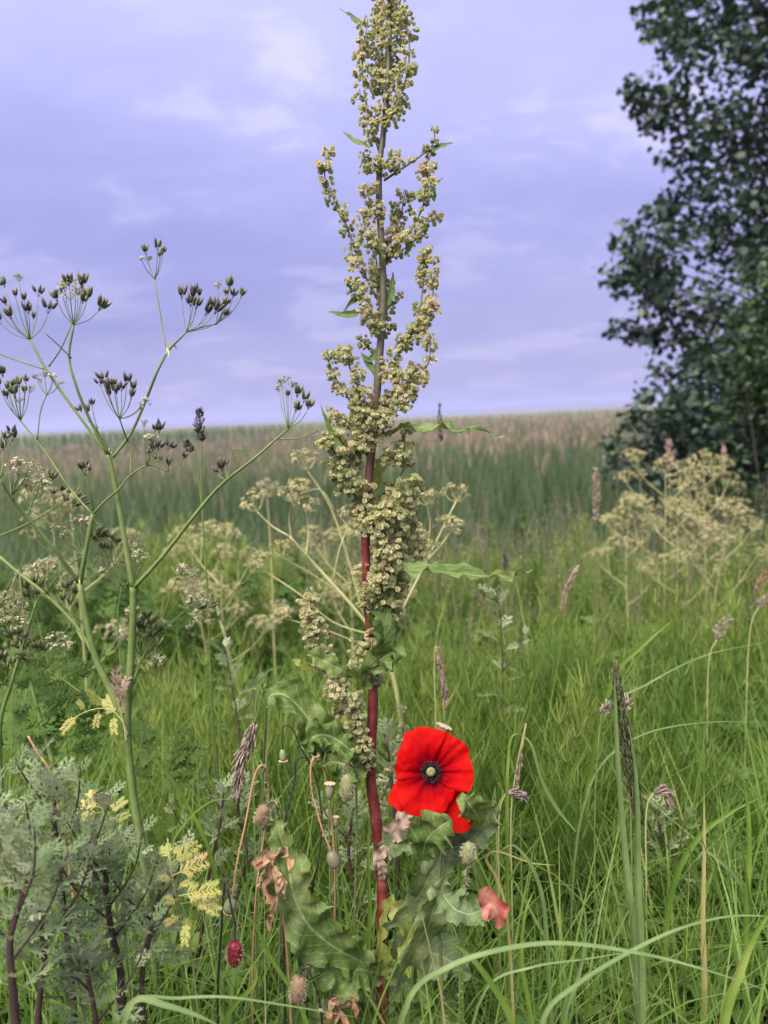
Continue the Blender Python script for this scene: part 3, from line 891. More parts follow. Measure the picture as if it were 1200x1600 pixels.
def fruit(mb, c, ax, s, rv):
    """a dock fruit: three papery wings round a small nut"""
    ax = Vector(ax).normalized(); u = ax.orthogonal().normalized()
    u = Quaternion(ax, random.uniform(0, 6.28)) @ u
    for k in range(3):
        w1 = Quaternion(ax, 2.094 * k) @ u
        w2 = Quaternion(ax, 2.094 * k + .75) @ u
        a = c - ax * s * .5; b = c + ax * s * .55
        V = [a, c - ax * s * .32 + w1 * s * .46, c + ax * s * .16 + w1 * s * .42, b, c - ax * s * .28 + w2 * s * .44, c + ax * s * .1 + w2 * s * .36]
        mb.add(V, [(0, 1, 2, 3), (0, 3, 5, 4)], rv)
    blob(mb, c + u * s * .10, ax, s * .17, s * .09, 4, 3, min(1, rv + .3))
def whorl_mesh(i, n, rad, ht):
    mb = MB()
    tone = random.uniform(.2, .6)
    for k in range(n):
        a = random.uniform(0, 6.28)
        q = rad * random.uniform(.35, 1)
        c = Vector((math.cos(a) * q, math.sin(a) * q, random.uniform(-ht, ht)))
        ax = Vector((math.cos(a) * .6, math.sin(a) * .6, random.uniform(-1.1, .1)))
        fruit(mb, c, -ax, random.uniform(.0042, .0064), min(1, max(0, random.gauss(tone, .2))))
        mb.add([Vector((0, 0, c.z + .002)), c, c + Vector((.0004, .0004, 0)), Vector((.0004, 0, c.z + .0022))], [(0, 1, 2, 3)], .3)
    return mb.mesh('seed_whorl', M['dock_fruit'], False)
WH_BIG = [whorl_mesh(i, random.randint(24, 31), .0125, .0085) for i in range(8)]
WH_MID = [whorl_mesh(i, random.randint(14, 18), .0090, .0062) for i in range(8)]
WH_SML = [whorl_mesh(i, random.randint(8, 11), .0058, .004) for i in range(6)]
def seed_branch(pts, n, big=1.0, tip=.4, r=(.0014, .0006), dj=.0, jit=4, stem=True):
    """a side shoot with whorls of fruit along it; the whorls are parts of the shoot"""
    w_ = [P(x, y, DD + (z[0] if z else 0)) for x, y, *z in pts]
    sp = spline(w_, 5)
    mb = MB(); tube(mb, sp, r, 5)
    br = mb.build('seed_branch', M['dock_stem_thin'], dock)
    n = max(3, round(n * .88))
    for k in range(n):
        t = .12 + .88 * (k + random.uniform(-.25, .25)) / max(1, n - 1)
        t = min(1, max(0, t))
        i = t * (len(sp) - 1); i0 = min(len(sp) - 2, int(i))
        p = sp[i0].lerp(sp[i0 + 1], i - i0)
        sc = big * ((1 - t) + tip * t) * random.uniform(.95, 1.3)
        pool = WH_BIG if sc > .95 else WH_MID if sc > .62 else WH_SML
        o = link('seed_whorl', random.choice(pool), br)
        s = sc / (1.15 if pool is WH_BIG else .82 if pool is WH_MID else .5)
        p = p + Vector((random.gauss(0, jit), random.gauss(0, jit), random.gauss(0, jit))) * .0006
        o.location = p - Vector(dock.location)
        o.rotation_euler = (random.uniform(-.35, .35), random.uniform(-.35, .35), random.uniform(0, 6.28))
        o.scale = (s, s, s * random.uniform(.85, 1.1))
    return br
M['dock_stem_thin'] = plant_mat('dock_stem_thin', [(0, (.10, .085, .045)), (.6, (.15, .14, .06)), (1, (.20, .13, .08))], 0, .5, nscale=60, namt=.4)
# crowning spike
seed_branch([(606, -110), (608, -20)], 5, .9, .9, jit=8)
seed_branch([(600, 230), (606, 150), (608, 70), (607, -30)], 15, 1.0, .95, jit=9)
seed_branch([(592, 235), (575, 175), (566, 100), (575, 30)], 11, .85, .8)
seed_branch([(603, 200, -.01), (630, 140, -.02), (640, 80, -.02), (632, 20, -.02)], 10, .85, .8)
seed_branch([(600, 160, .02), (592, 90, .02), (590, 10, .02), (596, -60, .02)], 10, .95, .8)
seed_branch([(604, 120, .02), (622, 50, .02), (626, -20, .02)], 8, .9, .8)
seed_branch([(590, 262, -.01), (572, 245, -.02), (562, 262, -.02)], 3, .8, .7)
seed_branch([(594, 268), (612, 245, -.01), (620, 255, -.01)], 3, .85, .8)
# upper right shoot, upper left shoot
seed_branch([(600, 282), (630, 262), (655, 245), (676, 225), (680, 203)], 6, .45, .6, jit=5)
seed_branch([(662, 272, .0), (668, 252, .0), (676, 238)], 3, .7, .5)
seed_branch([(598, 400), (640, 362, -.01), (662, 318, -.01), (672, 262, -.01)], 10, .8, .6)
seed_branch([(596, 395, .02), (622, 350, .02), (634, 300, .02)], 8, 1.0, .7)
seed_branch([(594, 350), (580, 320, -.01), (572, 295, -.01)], 5, .95, .7)
seed_branch([(596, 400, -.01), (576, 372, -.02), (566, 335, -.02)], 6, .95, .6)
seed_branch([(597, 480), (570, 430), (548, 370), (528, 320), (508, 280), (512, 243)], 16, .95, .5)
seed_branch([(598, 460, .02), (590, 420, .02), (584, 380, .02)], 6, 1.05, .8)
seed_branch([(600, 410, .01), (648, 375, .02), (676, 340, .02)], 7, .8, .6)
# middle
seed_branch([(598, 520), (578, 490, -.01), (560, 462, -.01), (548, 432, -.01)], 8, .95, .7)
seed_branch([(597, 520, .02), (602, 490, .02), (612, 462, .02)], 6, 1.0, .8)
seed_branch([(594, 585), (628, 545), (652, 500), (662, 440), (668, 392)], 15, .95, .6)
seed_branch([(640, 520, -.01), (662, 500, -.01), (676, 460, -.01), (678, 405, -.01)], 9, .85, .6)
seed_branch([(594, 600), (612, 585, -.01), (640, 590, -.02), (668, 570, -.02), (672, 530, -.02)], 9, .95, .7)
seed_branch([(590, 560, .02), (576, 545, .02), (566, 530, .02)], 3, .8, .7)
seed_branch([(586, 665), (560, 640), (530, 600), (508, 552)], 13, .95, .6)
seed_branch([(586, 660, -.01), (562, 610, -.02), (545, 570, -.02), (538, 545, -.02)], 10, .9, .55)
seed_branch([(588, 640), (606, 630, .01), (640, 615, .01), (650, 575, .01)], 9, 1.05, .8)
seed_branch([(586, 672, -.01), (602, 655, -.02), (622, 640, -.02), (640, 600, -.02)], 8, 1.0, .8)
seed_branch([(584, 690, -.01), (575, 672, -.02), (568, 650, -.02), (556, 640, -.02)], 7, 1.1, .9)
seed_branch([(583, 700), (560, 672, .01), (530, 655, .01), (512, 640, .01)], 8, .9, .7)
# below the red starts
seed_branch([(572, 815), (560, 775, -.01), (540, 735, -.01), (520, 700, -.01), (514, 680, -.01)], 13, 1.15, 1.0, jit=7)
seed_branch([(572, 810, .01), (566, 770, .01), (556, 720, .01), (550, 690, .01)], 11, 1.1, .9, jit=7)
seed_branch([(576, 790, .01), (600, 770, .02), (628, 740, .01), (632, 700, .01), (630, 672, .01)], 6, .6, 1.0)
seed_branch([(632, 768, -.0), (630, 782, 0)], 3, 1.2, 1.1, jit=7)
seed_branch([(628, 730, -.01), (630, 712, -.01)], 3, 1.1, 1.0, jit=8)
seed_branch([(576, 840, -.01), (590, 815, -.015), (612, 800, -.015), (634, 800, -.015)], 8, 1.15, 1.1, jit=8)
seed_branch([(576, 900), (600, 870), (618, 840), (630, 815)], 10, 1.2, 1.1, jit=9)
seed_branch([(578, 930, .01), (605, 900, .015), (628, 870, .015), (640, 835, .015)], 10, 1.2, 1.0, jit=8)
seed_branch([(580, 960, -.01), (598, 900, -.02), (604, 860, -.02)], 10, 1.15, 1.0, jit=8)
seed_branch([(582, 985, .01), (605, 960, .01), (620, 925, .01), (622, 890, .01)], 9, 1.1, 1.0, jit=7)
seed_branch([(582, 1000), (600, 985, -.01), (612, 960, -.01), (618, 940, -.01)], 6, .9, .9)
seed_branch([(583, 1060), (572, 1040, -.015), (560, 1022, -.015), (556, 1008, -.015)], 5, 1.0, .9)
seed_branch([(583, 1040), (582, 1025, -.015), (580, 1005, -.015)], 3, .8, .7)
# lower left shoot with its own spike, and the small one behind the poppy
seed_branch([(577, 1195), (568, 1165, -.01), (556, 1130, -.01), (548, 1100, -.01)], 8, 1.05, .8)
seed_branch([(570, 1180), (545, 1120, .01), (518, 1060, .01), (497, 1010, .01), (488, 965, .01), (484, 930, .01)], 20, 1.15, .75, jit=5)
seed_branch([(556, 1110, -.01), (540, 1085, -.02), (528, 1075, -.02)], 5, 1.15, 1.0, jit=6)
seed_branch([(585, 1270, .05), (610, 1215, .06), (628, 1160, .06), (632, 1112, .06)], 8, .7, .6)

def dock_leaf(pts, wd, m='dock_leaf', hint=(0, -1, .5), fold=.3, ruffle=.006, freq=5, n=9, nv=7, twist=0., curl=0., prof=None, jag=.12, name='leaf', parent=None, label=None, d=DD):
    w_ = [P(x, y, d + (z[0] if z else 0)) for x, y, *z in pts]
    mb = MB()
    leaf(mb, spline(w_, n), wd, hint, fold, ruffle, freq, nv, prof, .5, twist, curl, jag, 0, .006 if wd > .015 else .0015)
    o = mb.build(name, M[m], parent or dock)
    if label: o['label'] = label
    return o
narrow = lambda t: min(1, t * 7 + .12) * (1 - t ** 2.2) ** .8
# long narrow leaves held out to the right
dock_leaf([(583, 965, -.01), (597, 925, -.02), (622, 897, -.02), (680, 893, -.03), (740, 898, -.03), (800, 902, -.04), (832, 890, -.05)], .019, 'dock_leaf', (0, -.35, 1), .5, .0055, 7, 6, prof=lambda t: .18 if t < .16 else min(1, (t - .1) * 6) * (1 - t ** 4) ** .8, label='long wavy leaf held out level to the right')
dock_leaf([(586, 690, 0), (612, 672, -.01), (650, 668, -.02), (700, 672, -.03), (745, 672, -.03), (786, 683, -.04)], .017, 'dock_leaf', (0, -.5, 1), .35, .003, 4, 6, prof=narrow)
dock_leaf([(580, 775, .01), (592, 735, .02), (605, 705, .03)], .018, 'dock_yellow', prof=narrow, ruffle=.002)
dock_leaf([(583, 985, -.01), (586, 945, -.02), (605, 915, -.02), (622, 896, -.02)], .018, 'dock_leaf', (.4, -1, .2), .5, .003, 3)
dock_leaf([(582, 1062, -.01), (592, 1030, -.02), (600, 990, -.025), (590, 950, -.02), (588, 930, -.02)], .030, 'dock_leaf', (.7, -1, .1), .5, .004, 3)
dock_leaf([(583, 1068, -.01), (575, 1052, -.02), (595, 1030, -.03), (615, 1020, -.03), (612, 1050, -.035)], .028, 'dock_leaf', (.2, -1, .3), .5, .006, 4)
dock_leaf([(560, 1060, -.01), (530, 1045, -.02), (500, 1030, -.02), (478, 1022, -.02)], .017, 'dock_leaf', (0, -1, .6), .2, .002, 3)
dock_leaf([(490, 1045, -.0), (470, 1038, -.01), (458, 1030, -.01)], .009, 'dock_yellow', (0, -1, .6), .2, .001, 3)
dock_leaf([(572, 1090, 0), (560, 1062, -.01), (566, 1040, -.01)], .012, 'dock_yellow', (1, -1, .2), .2, .002, 3)
dock_leaf([(566, 1110, 0), (545, 1128, -.01), (530, 1150, -.01), (534, 1170, -.01)], .016, 'dock_yellow', (0, -1, .3), .5, .003, 3)
# bracts of the top
for pts, wd in (([(567, 40), (548, 25), (531, 14)], .006), ([(578, 232), (556, 220), (536, 207)], .008), ([(592, 590), (578, 570), (563, 550)], .010), ([(560, 490), (540, 492), (514, 487)], .010),
                ([(570, 455), (553, 470), (534, 490)], .006), ([(664, 240), (688, 228), (709, 223)], .007), ([(666, 275), (682, 285), (692, 278)], .007), ([(672, 290), (677, 305), (679, 316)], .008),
                ([(602, 480, .0), (612, 455), (614, 425)], .009), ([(634, 372), (640, 385), (632, 400)], .010), ([(540, 715, -.02), (520, 680, -.02), (500, 630, -.02)], .007),
                ([(640, 668, 0), (664, 672), (680, 668)], .010), ([(592, 545), (578, 562), (565, 556)], .007)):
    dock_leaf(pts, wd, 'dock_leaf', (0, -1, .5), .35, .001, 3, 4, 3, prof=narrow, name='bract')
# curled leaves on the left of the stem
dock_leaf([(572, 1200, .01), (530, 1195, .0), (500, 1165, -.01), (480, 1120, -.01), (450, 1090, -.01), (425, 1085, -.01), (415, 1105, -.02)], .044, 'dock_leaf', (.2, -.8, 1), .5, .006, 4)
dock_leaf([(574, 1205, .0), (545, 1170, -.02), (515, 1150, -.02), (490, 1152, -.03), (478, 1175, -.03)], .034, 'dock_leaf', (.1, -.9, .7), .5, .008, 5)
dock_leaf([(574, 1205, -.01), (550, 1200, -.03), (520, 1190, -.03), (500, 1200, -.04)], .030, 'dock_leaf', (.1, -.9, .7), .5, .008, 5)
# the big wavy leaf at lower left
dock_leaf([(594, 1515, -.01), (560, 1500, -.03), (515, 1475, -.05), (478, 1440, -.06), (458, 1395, -.06), (448, 1340, -.05), (436, 1300, -.05), (428, 1268, -.04)], .056, 'dock_leaf', (.25, -1, .45), .35, .012, 5, 10, 9,
          prof=lambda t: (.22 + min(1, t * 3)) * .82 * (1 - t ** 2.6) * (1 if t < .55 else .98), jag=.2, label='broad wavy leaf drooping to the left near the foot of the stem')
dock_leaf([(592, 1530, -.01), (565, 1515, -.03), (535, 1520, -.04), (500, 1500, -.045), (475, 1490, -.05)], .046, 'dock_leaf', (.1, -.7, .8), .25, .008, 5)
# sheaths and small yellowing leaves
dock_leaf([(597, 1525, -.008), (596, 1470, -.012), (602, 1410, -.012)], .016, 'dock_yellow', (0, -1, .1), .3, .001, 2, prof=narrow)
dock_leaf([(598, 1410, -.005), (625, 1425, -.01), (638, 1465, -.01), (630, 1500, -.02)], .022, 'dock_yellow', (.3, -1, .3), .3, .003, 3, prof=narrow)
dock_leaf([(598, 1525, -.005), (622, 1510, -.01), (650, 1480, -.01), (640, 1440, -.01)], .024, 'dock_yellow', (0, -1, .3), .3, .004, 3)
# pale leaves beside and under the poppy
dock_leaf([(596, 1340, -.005), (612, 1320, -.015), (640, 1322, -.02), (668, 1332, -.025)], .026, 'dock_pale', (0, -1, .5), .35, .004, 3, prof=narrow)
for pts, wd, rf in (([(596, 1360, -.01), (590, 1345, -.014), (605, 1325, -.014), (610, 1345, -.015)], .012, .004), ([(597, 1375, -.008), (598, 1355, -.014), (592, 1330, -.014)], .009, .003),
                    ([(600, 1325, -.01), (616, 1300, -.015), (634, 1275, -.015), (645, 1265, -.02)], .020, .006)):
    dock_leaf(pts, wd, 'husk', (0, -1, .3), .3, rf, 4, name='dry_sheath')
DP = .70
dock_leaf([(600, 1450, 0.08), (655, 1400, .04), (680, 1350, .04), (700, 1318, .04), (722, 1295, .04), (742, 1280, .04), (760, 1262, .04)], .034, 'dock_pale', (.2, -1, .35), .35, .006, 5, 7, 6, d=DP)
dock_leaf([(690, 1330, .02), (715, 1322, .03), (745, 1302, .03), (765, 1272, .03), (772, 1250, .03)], .027, 'dock_pale', (.3, -.9, .5), .45, .006, 4, d=DP)
dock_leaf([(752, 1290, .02), (742, 1268, -.005), (730, 1252, -.012), (722, 1238, -.010)], .024, 'dock_leaf', (.2, -1, .1), .2, .004, 3, d=DP)
dock_leaf([(660, 1345, .01), (668, 1310, -.005), (690, 1290, -.012), (705, 1280, -.012)], .034, 'dock_leaf', (0, -1, .2), .3, .006, 4, d=DP)
# lower right leaf with the red tip
dock_leaf([(600, 1540, .07), (650, 1480, .03), (680, 1420, 0), (690, 1390, 0), (698, 1360, 0)], .030, 'dock_pale', (.3, -1, .4), .4, .007, 5, d=DP)
lo = dock_leaf([(690, 1395, 0), (710, 1420, -.01), (735, 1428, -.015), (758, 1418, -.018)], .034, 'dock_pale', (.1, -.8, .8), .45, .005, 4, d=DP, prof=lambda t: min(1, t * 4 + .2) * (1 - .35 * t))
tipm = MB()
leaf(tipm, spline([P(x, y, DP + z) for x, y, z in ((752, 1419, -.018), (768, 1414, -.02), (777, 1430, -.02), (779, 1452, -.02))], 5), .021, (.1, -.9, .6), .5, .002, 3, 4, lambda t: (1 - t ** 3) * .9 + .1, .4, 0, 0, .35, 3, .005)
tipm.build('leaf_tip', M['dock_red'], dock)['label'] = 'red withering leaf tip'
for k, (x, y, x2, y2, wd) in enumerate(((600, 1560, 655, 1545, .045), (600, 1580, 700, 1500, .050), (600, 1600, 690, 1590, .05), (600, 1570, 530, 1560, .04), (600, 1600, 500, 1600, .05), (600, 1610, 640, 1640, .05))):
    dock_leaf([(x, y, 0), ((x + x2) / 2, min(y, y2) - 10, .01), (x2, y2, .0), (x2 + (x2 - x) * .35, y2 + 28, -.01)], wd, ('dock_leaf', 'dock_pale')[k % 2], (.1, -.6, .8), .3, .008, 5)

# ------------------------------------------------------------------ poppies
def hairs(path, n, ln, m, parent, rad=.001):
    mb = MB()
    for _ in range(int(n * 2.2)):
        i = random.uniform(0, len(path) - 1.001); k = int(i)
        p = path[k].lerp(path[k + 1], i - k)
        t = (path[k + 1] - path[k]).normalized()
        d = (Quaternion(t, random.uniform(0, 6.28)) @ t.orthogonal().normalized() + t * random.uniform(-.3, .3)) * ln * random.uniform(1.2, 2.4)
        s = d.cross(t).normalized() * .00038
        mb.add([p - s, p + s, p + d], [(0, 1, 2)], random.random())
    return tag(mb.build('hairs', m, parent), kind='stuff')
PF = .72
poppy = empty('poppy', root_at(690, 1600, PF), 'open red poppy flower with dark centre right of the dock stem', 'flower')
fc = P(673, 1208, PF)
faxis = (Vector(cam.location) - fc).normalized() * 0 + (CM.translation - fc).normalized()
faxis = (faxis + Vector((.02, 0, .10))).normalized()
fr = (CM.to_3x3() @ Vector((1, 0, 0)))
fr = (fr - faxis * fr.dot(faxis)).normalized()
fu = faxis.cross(fr).normalized()
stem = spline([Vector(poppy.location), P(688, 1480, PF + .005), P(684, 1400, PF + .004), P(690, 1320, PF + .015), P(684, 1260, PF + .028), P(676, 1222, PF + .022), fc - faxis * .012], 5)
mb = MB(); tube(mb, stem, (.0016, .0011), 6); mb.build('stem', M['poppy_stem_green'], poppy)
hairs(stem, 120, .003, M['hair'], poppy)
mmpx = PF / FPX
def petal(a0, a1, outline, zb, cup, seed, nr=20, na=44):
    """outline: radius in metres against angle; cup lifts the rim towards the viewer"""
    rs = random.Random(seed)
    ph = [rs.uniform(0, 6.28) for _ in range(4)]
    V = []; F = []; uv = []
    for i in range(nr + 1):
        t = i / nr
        for k in range(na + 1):
            s = k / na
            a = R(a0 + (a1 - a0) * s)
            edge = min(1, min(s, 1 - s) * 7) ** .5
            r = outline(math.degrees(a)) * t * (.80 + .20 * edge) * (1 + .012 * t * math.sin(23 * s + ph[2]))
            z = zb + cup * (1 - (1 - t) ** 1.6) - .004 * t ** 3
            z += t * t * (.0026 * math.sin(9 * s + ph[0]) + .0018 * math.sin(21 * s + ph[1]) + .0008 * math.sin(47 * s + ph[2] + 2 * t))
            z += .0009 * t * (1 - t) * 4 * math.sin(33 * s + ph[3])
            pn = Vector((math.cos(a) * r * 120, math.sin(a) * r * 120, seed * 7.3))
            z += .0021 * t * mnoise.noise(pn) + .0010 * t * mnoise.noise(pn * 2.6)
            r *= 1 + .055 * t ** 3 * mnoise.noise(Vector((s * 9, seed * 3.1, 0))) + .03 * t ** 3 * mnoise.noise(Vector((s * 26, seed * 5.1, 2)))
            V.append(fc + fr * (.95 * r * math.cos(a)) + fu * (.97 * r * math.sin(a)) + faxis * z)
            uv.append((t * outline(math.degrees(a)) / .040, s))
    for i in range(nr):
        for k in range(na):
            F.append((i * (na + 1) + k, i * (na + 1) + k + 1, (i + 1) * (na + 1) + k + 1, (i + 1) * (na + 1) + k))
    mb = MB(); mb.add(V, F, .5, uv)
    return mb.build('petal', M['petal'], poppy)
def outl(tab):
    A = [t[0] for t in tab]; Rr = [t[1] * mmpx for t in tab]
    return lambda a: float(np.interp(a, A, Rr))
# angles run anticlockwise from the right as the lens sees it; radii in image pixels of the photograph
petal(-172, -2, outl([(-172, 62), (-150, 84), (-132, 76), (-120, 60), (-100, 64), (-80, 78), (-66, 96), (-58, 104), (-48, 100), (-40, 82), (-20, 58), (-2, 50)]), -.004, .004, 3)
petal(50, 195, outl([(55, 72), (70, 66), (85, 70), (100, 72), (115, 70), (125, 74), (140, 63), (165, 58), (190, 60)]), -.0015, .015, 1)
petal(-40, 75, outl([(-40, 52), (-25, 70), (-5, 68), (15, 69), (30, 70), (45, 70), (55, 66), (65, 62), (75, 60)]), -.001, .015, 2)
petal(-200, -18, outl([(-200, 58), (-180, 56), (-160, 60), (-140, 70), (-125, 72), (-110, 68), (-90, 66), (-75, 62), (-60, 54), (-45, 52), (-35, 50), (-18, 46)]), .0005, .012, 4)
mb = MB()
for _ in range(170):
    a = random.uniform(0, 6.28); q = random.uniform(.0050, .0102)
    b0 = fc + (fr * math.cos(a) + fu * math.sin(a)) * .003 + faxis * .002
    e = fc + (fr * math.cos(a) + fu * math.sin(a)) * q + faxis * random.uniform(.007, .0125)
    tube(mb, [b0, b0.lerp(e, .5) + faxis * .001, e], (.00018, .00015), 3)
    blob(mb, e, (random.gauss(0, 1), random.gauss(0, 1), random.gauss(0, 1)), .0011, .0006, 5, 3, random.random())
tag(mb.build('stamens', M['anther'], poppy), kind='stuff')
mb = MB(); blob(mb, fc + faxis * .007, faxis, .007, .0045, 12, 8); mb.build('ovary', M['capsule'], poppy)
mb = MB()
blob(mb, fc + faxis * .0136, faxis, .0011, .0043, 16, 5)
for k in range(10):
    a = k * .6283
    e = fr * math.cos(a) + fu * math.sin(a)
    tube(mb, [fc + faxis * .0149 + e * .0004, fc + faxis * .0146 + e * .0037], (.0004, .0003), 4, 1.0)
mb.build('stigma_disc', M['stigma'], poppy)

def poppy_capsule(px, py, d, w_, h_, stalk, label, m='capsule', sm='poppy_stem_green', cap=1.0, hairy=False, group=None):
    """ripening seed head: barrel with a ridged flat cap, on its own stalk"""
    pts = [P(x, y, d + (z[0] if z else 0)) for x, y, *z in stalk]
    base = Vector((pts[-1].x, pts[-1].y, float(gz(pts[-1].x, pts[-1].y))))
    root = empty('poppy_seed_head', base, label, 'seed head', group)
    st = spline(pts + [base], 5)
    mb = MB(); tube(mb, st, (.0008, .0012), 5); mb.build('stem', M[sm], root)
    if hairy: hairs(st[:len(st) - 4], 90, .0028, M['hair_dark'] if sm == 'poppy_stem' else M['hair'], root)
    ax = (st[0] - st[2]).normalized()
    c = P(px, py, d)
    mb = MB(); blob(mb, c, ax, h_ * .5, w_ * .5, 12, 8, .5, lambda t: (math.sin(math.pi * t) ** .6) * (.7 + .35 * t)); mb.build('capsule', M[m], root)
    top = c + ax * h_ * .5
    mb = MB()
    u = ax.orthogonal().normalized(); v = ax.cross(u)
    Vv = [top + ax * .0012]; Ff = []
    for k in range(20):
        a = k * 2 * math.pi / 20
        rr = w_ * cap * (.62 if k % 2 else .54)
        Vv.append(top + (u * math.cos(a) + v * math.sin(a)) * rr - ax * (.0009 if k % 2 else .0))
    for k in range(20): Ff.append((0, 1 + k, 1 + (k + 1) % 20))
    Vv.append(top - ax * .001)
    for k in range(20): Ff.append((21, 1 + (k + 1) % 20, 1 + k))
    mb.add(Vv, Ff, [.9] + [.2 if k % 2 else 1. for k in range(20)] + [.1])
    mb.build('cap', M['capsule_cap'], root, False)
    return root
poppy_capsule(515, 1236, .76, .010, .016, [(515, 1248), (514, 1300), (516, 1400), (520, 1600)], 'small green poppy seed head with flat tan cap left of the red stem', hairy=False)
poppy_capsule(525, 1284, .78, .0065, .011, [(525, 1292), (526, 1340), (530, 1420), (535, 1600)], 'tiny green poppy seed head below and right of the flat capped one')
poppy_capsule(609, 1208, .86, .010, .010, [(609, 1216), (612, 1260), (616, 1400), (620, 1600)], 'pale ridged poppy seed head peeping out left of the red poppy', 'capsule')
poppy_capsule(692, 1139, .84, .017, .008, [(692, 1146), (684, 1170), (672, 1300), (660, 1600)], 'tan umbrella shaped seed head above the red poppy', 'capsule')
poppy_capsule(521, 1343, .74, .015, .017, [(518, 1332), (505, 1300), (494, 1262), (487, 1235), (487, 1190), (500, 1185, .02), (520, 1300, .04), (525, 1600, .05)], 'round grey green seed head hanging from an orange dry stalk', 'capsule_brown', 'poppy_stem_dry', cap=.55, hairy=True)
poppy_capsule(360, 1415, .72, .014, .014, [(362, 1405), (364, 1395), (370, 1350), (384, 1285), (400, 1207), (408, 1196), (420, 1240, .03), (400, 1400, .04), (395, 1600, .05)], 'round green seed head at the foot of a straight orange hairy stalk', 'capsule', 'poppy_stem_dry', cap=.7, hairy=True)
poppy_capsule(442, 1180, .76, .008, .012, [(442, 1172), (441, 1150), (444, 1134), (455, 1136), (468, 1165), (478, 1182), (492, 1210, .01), (502, 1270, .01), (498, 1340, .01), (486, 1400, .01), (480, 1600, .02)],
              'small seed head nodding from the bent black bristly stalk', 'capsule', 'poppy_stem', hairy=True)

def poppy_bud(px, py, d, ln, wd, ax, stalk, label, m='bud_green', sm='poppy_stem_green', hairy=True, hm='hair', hl=.0035):
    pts = [P(x, y, d + (z[0] if z else 0)) for x, y, *z in stalk]
    base = Vector((pts[-1].x, pts[-1].y, float(gz(pts[-1].x, pts[-1].y))))
    root = empty('poppy_bud', base, label, 'flower bud')
    st = spline(pts + [base], 5)
    mb = MB(); tube(mb, st, (.0008, .0013), 5); mb.build('stem', M[sm], root)
    if hairy: hairs(st[:len(st) - 4], 110, .0028, M['hair_dark'] if sm == 'poppy_stem' else M['hair'], root)
    c = P(px, py, d)
    axv = (CM.to_3x3() @ Vector((ax[0], -ax[1], 0))).normalized()
    mb = MB(); blob(mb, c, axv, ln * .5, wd * .5, 14, 10, .5, lambda t: math.sin(math.pi * t) ** .7 * (1.05 - .2 * t))
    bd = mb.build('bud', M[m], root)
    hb = MB()
    u = axv.orthogonal().normalized()
    for _ in range(220):
        t = random.uniform(-.95, .95)
        e = Quaternion(axv, random.uniform(0, 6.28)) @ u
        p = c + axv * ln * .5 * t + e * wd * .5 * math.sqrt(max(0, 1 - t * t)) * .95
        dv = (e + axv * random.uniform(-.5, .7)).normalized() * hl * random.uniform(.5, 1.1)
        s = dv.orthogonal().normalized() * .00028
        hb.add([p - s, p + s, p + dv], [(0, 1, 2)], random.random())
    tag(hb.build('bristles', M[hm], root), kind='stuff')
    return root
poppy_bud(543, 1230, .76, .027, .014, (.05, 1), [(541, 1212), (538, 1196), (548, 1190, .01), (556, 1230, .02), (555, 1400, .03), (552, 1600, .03)], 'pale yellow green bristly poppy bud hanging just left of the red dock stem')
poppy_bud(409, 1274, .75, .022, .013, (-.45, 1), [(414, 1260), (424, 1252), (432, 1262, .01), (440, 1330, .02), (438, 1450, .03), (436, 1600, .03)], 'grey green bristly bud with reddish underside left of the big wavy leaf', 'bud_brown')
poppy_bud(367, 1490, .70, .024, .015, (.02, 1), [(368, 1474), (367, 1445), (362, 1420), (355, 1385), (352, 1378, .01), (346, 1450, .03), (340, 1600, .04)], 'dark red bristly poppy bud hanging at lower left', 'bud_red', 'poppy_stem')
poppy_bud(732, 1333, .69, .020, .0125, (.05, -1), [(731, 1346), (728, 1380, .01), (722, 1450, .02), (718, 1600, .03)], 'pale green bristly poppy bud under the leaf at the right of the poppy')
poppy_bud(466, 1546, .72, .026, .016, (-.1, 1), [(468, 1530), (474, 1512), (484, 1520, .01), (500, 1570, .02), (505, 1640, .03)], 'faded pink withered poppy bud under the big wavy leaf', 'bud_brown', 'poppy_stem')
# a bristly black stalk that has lost its flower
def bare_stalk(pts, d, m, label, r=(.0010, .0013)):
    w_ = [P(x, y, d + (z[0] if z else 0)) for x, y, *z in pts]
    base = Vector((w_[-1].x, w_[-1].y, float(gz(w_[-1].x, w_[-1].y))))
    root = empty('poppy_stalk', base, label, 'stalk')
    st = spline(w_ + [base], 5)
    mb = MB(); tube(mb, st, r, 5); mb.build('stem', M[m], root)
    hairs(st, 150, .0030, M['hair_dark'] if m == 'poppy_stem' else M['hair'], root)
bare_stalk([(478, 1182), (464, 1186), (461, 1215), (456, 1240), (446, 1280), (444, 1330, .01), (446, 1600, .02)], .755, 'poppy_stem', 'bent black bristly poppy stalk without a flower left of the red stem')
def withered(px, py, d, label):
    base = root_at(px, py, d)
    root = empty('withered_leaf', base, label, 'withered leaf')
    k = 0
    mb = MB(); tube(mb, spline([base, P(px + 30, py + 100, d + .02), P(px + 10, py, d)], 5), (.0016, .001), 5); mb.build('stem', M['poppy_stem_dry'], root)
    for pts, wd in (([(10, 0), (-2, -12), (-5, 10), (-22, 4)], .010), ([(10, 0), (2, 30), (10, 70), (6, 110)], .013), ([(10, 0), (20, 40), (16, 80), (14, 95)], .012), ([(10, 0), (30, -18), (36, -10), (38, 20)], .010), ([(8, 2), (-8, 22), (-14, 40)], .006), ([(10, 5), (30, 30), (30, 60)], .010)):
        m_ = MB(); leaf(m_, spline([P(px + a, py + b, d - .004 * i) for i, (a, b) in enumerate(pts)], 5), wd * .68, (.3, -1, .2), .7, .003, 3, 3, rv=random.uniform(.2, .9), twist=1.1, crk=.006, jag=.3)
        m_.build('leaf_strip', M['dead_petal'], root)
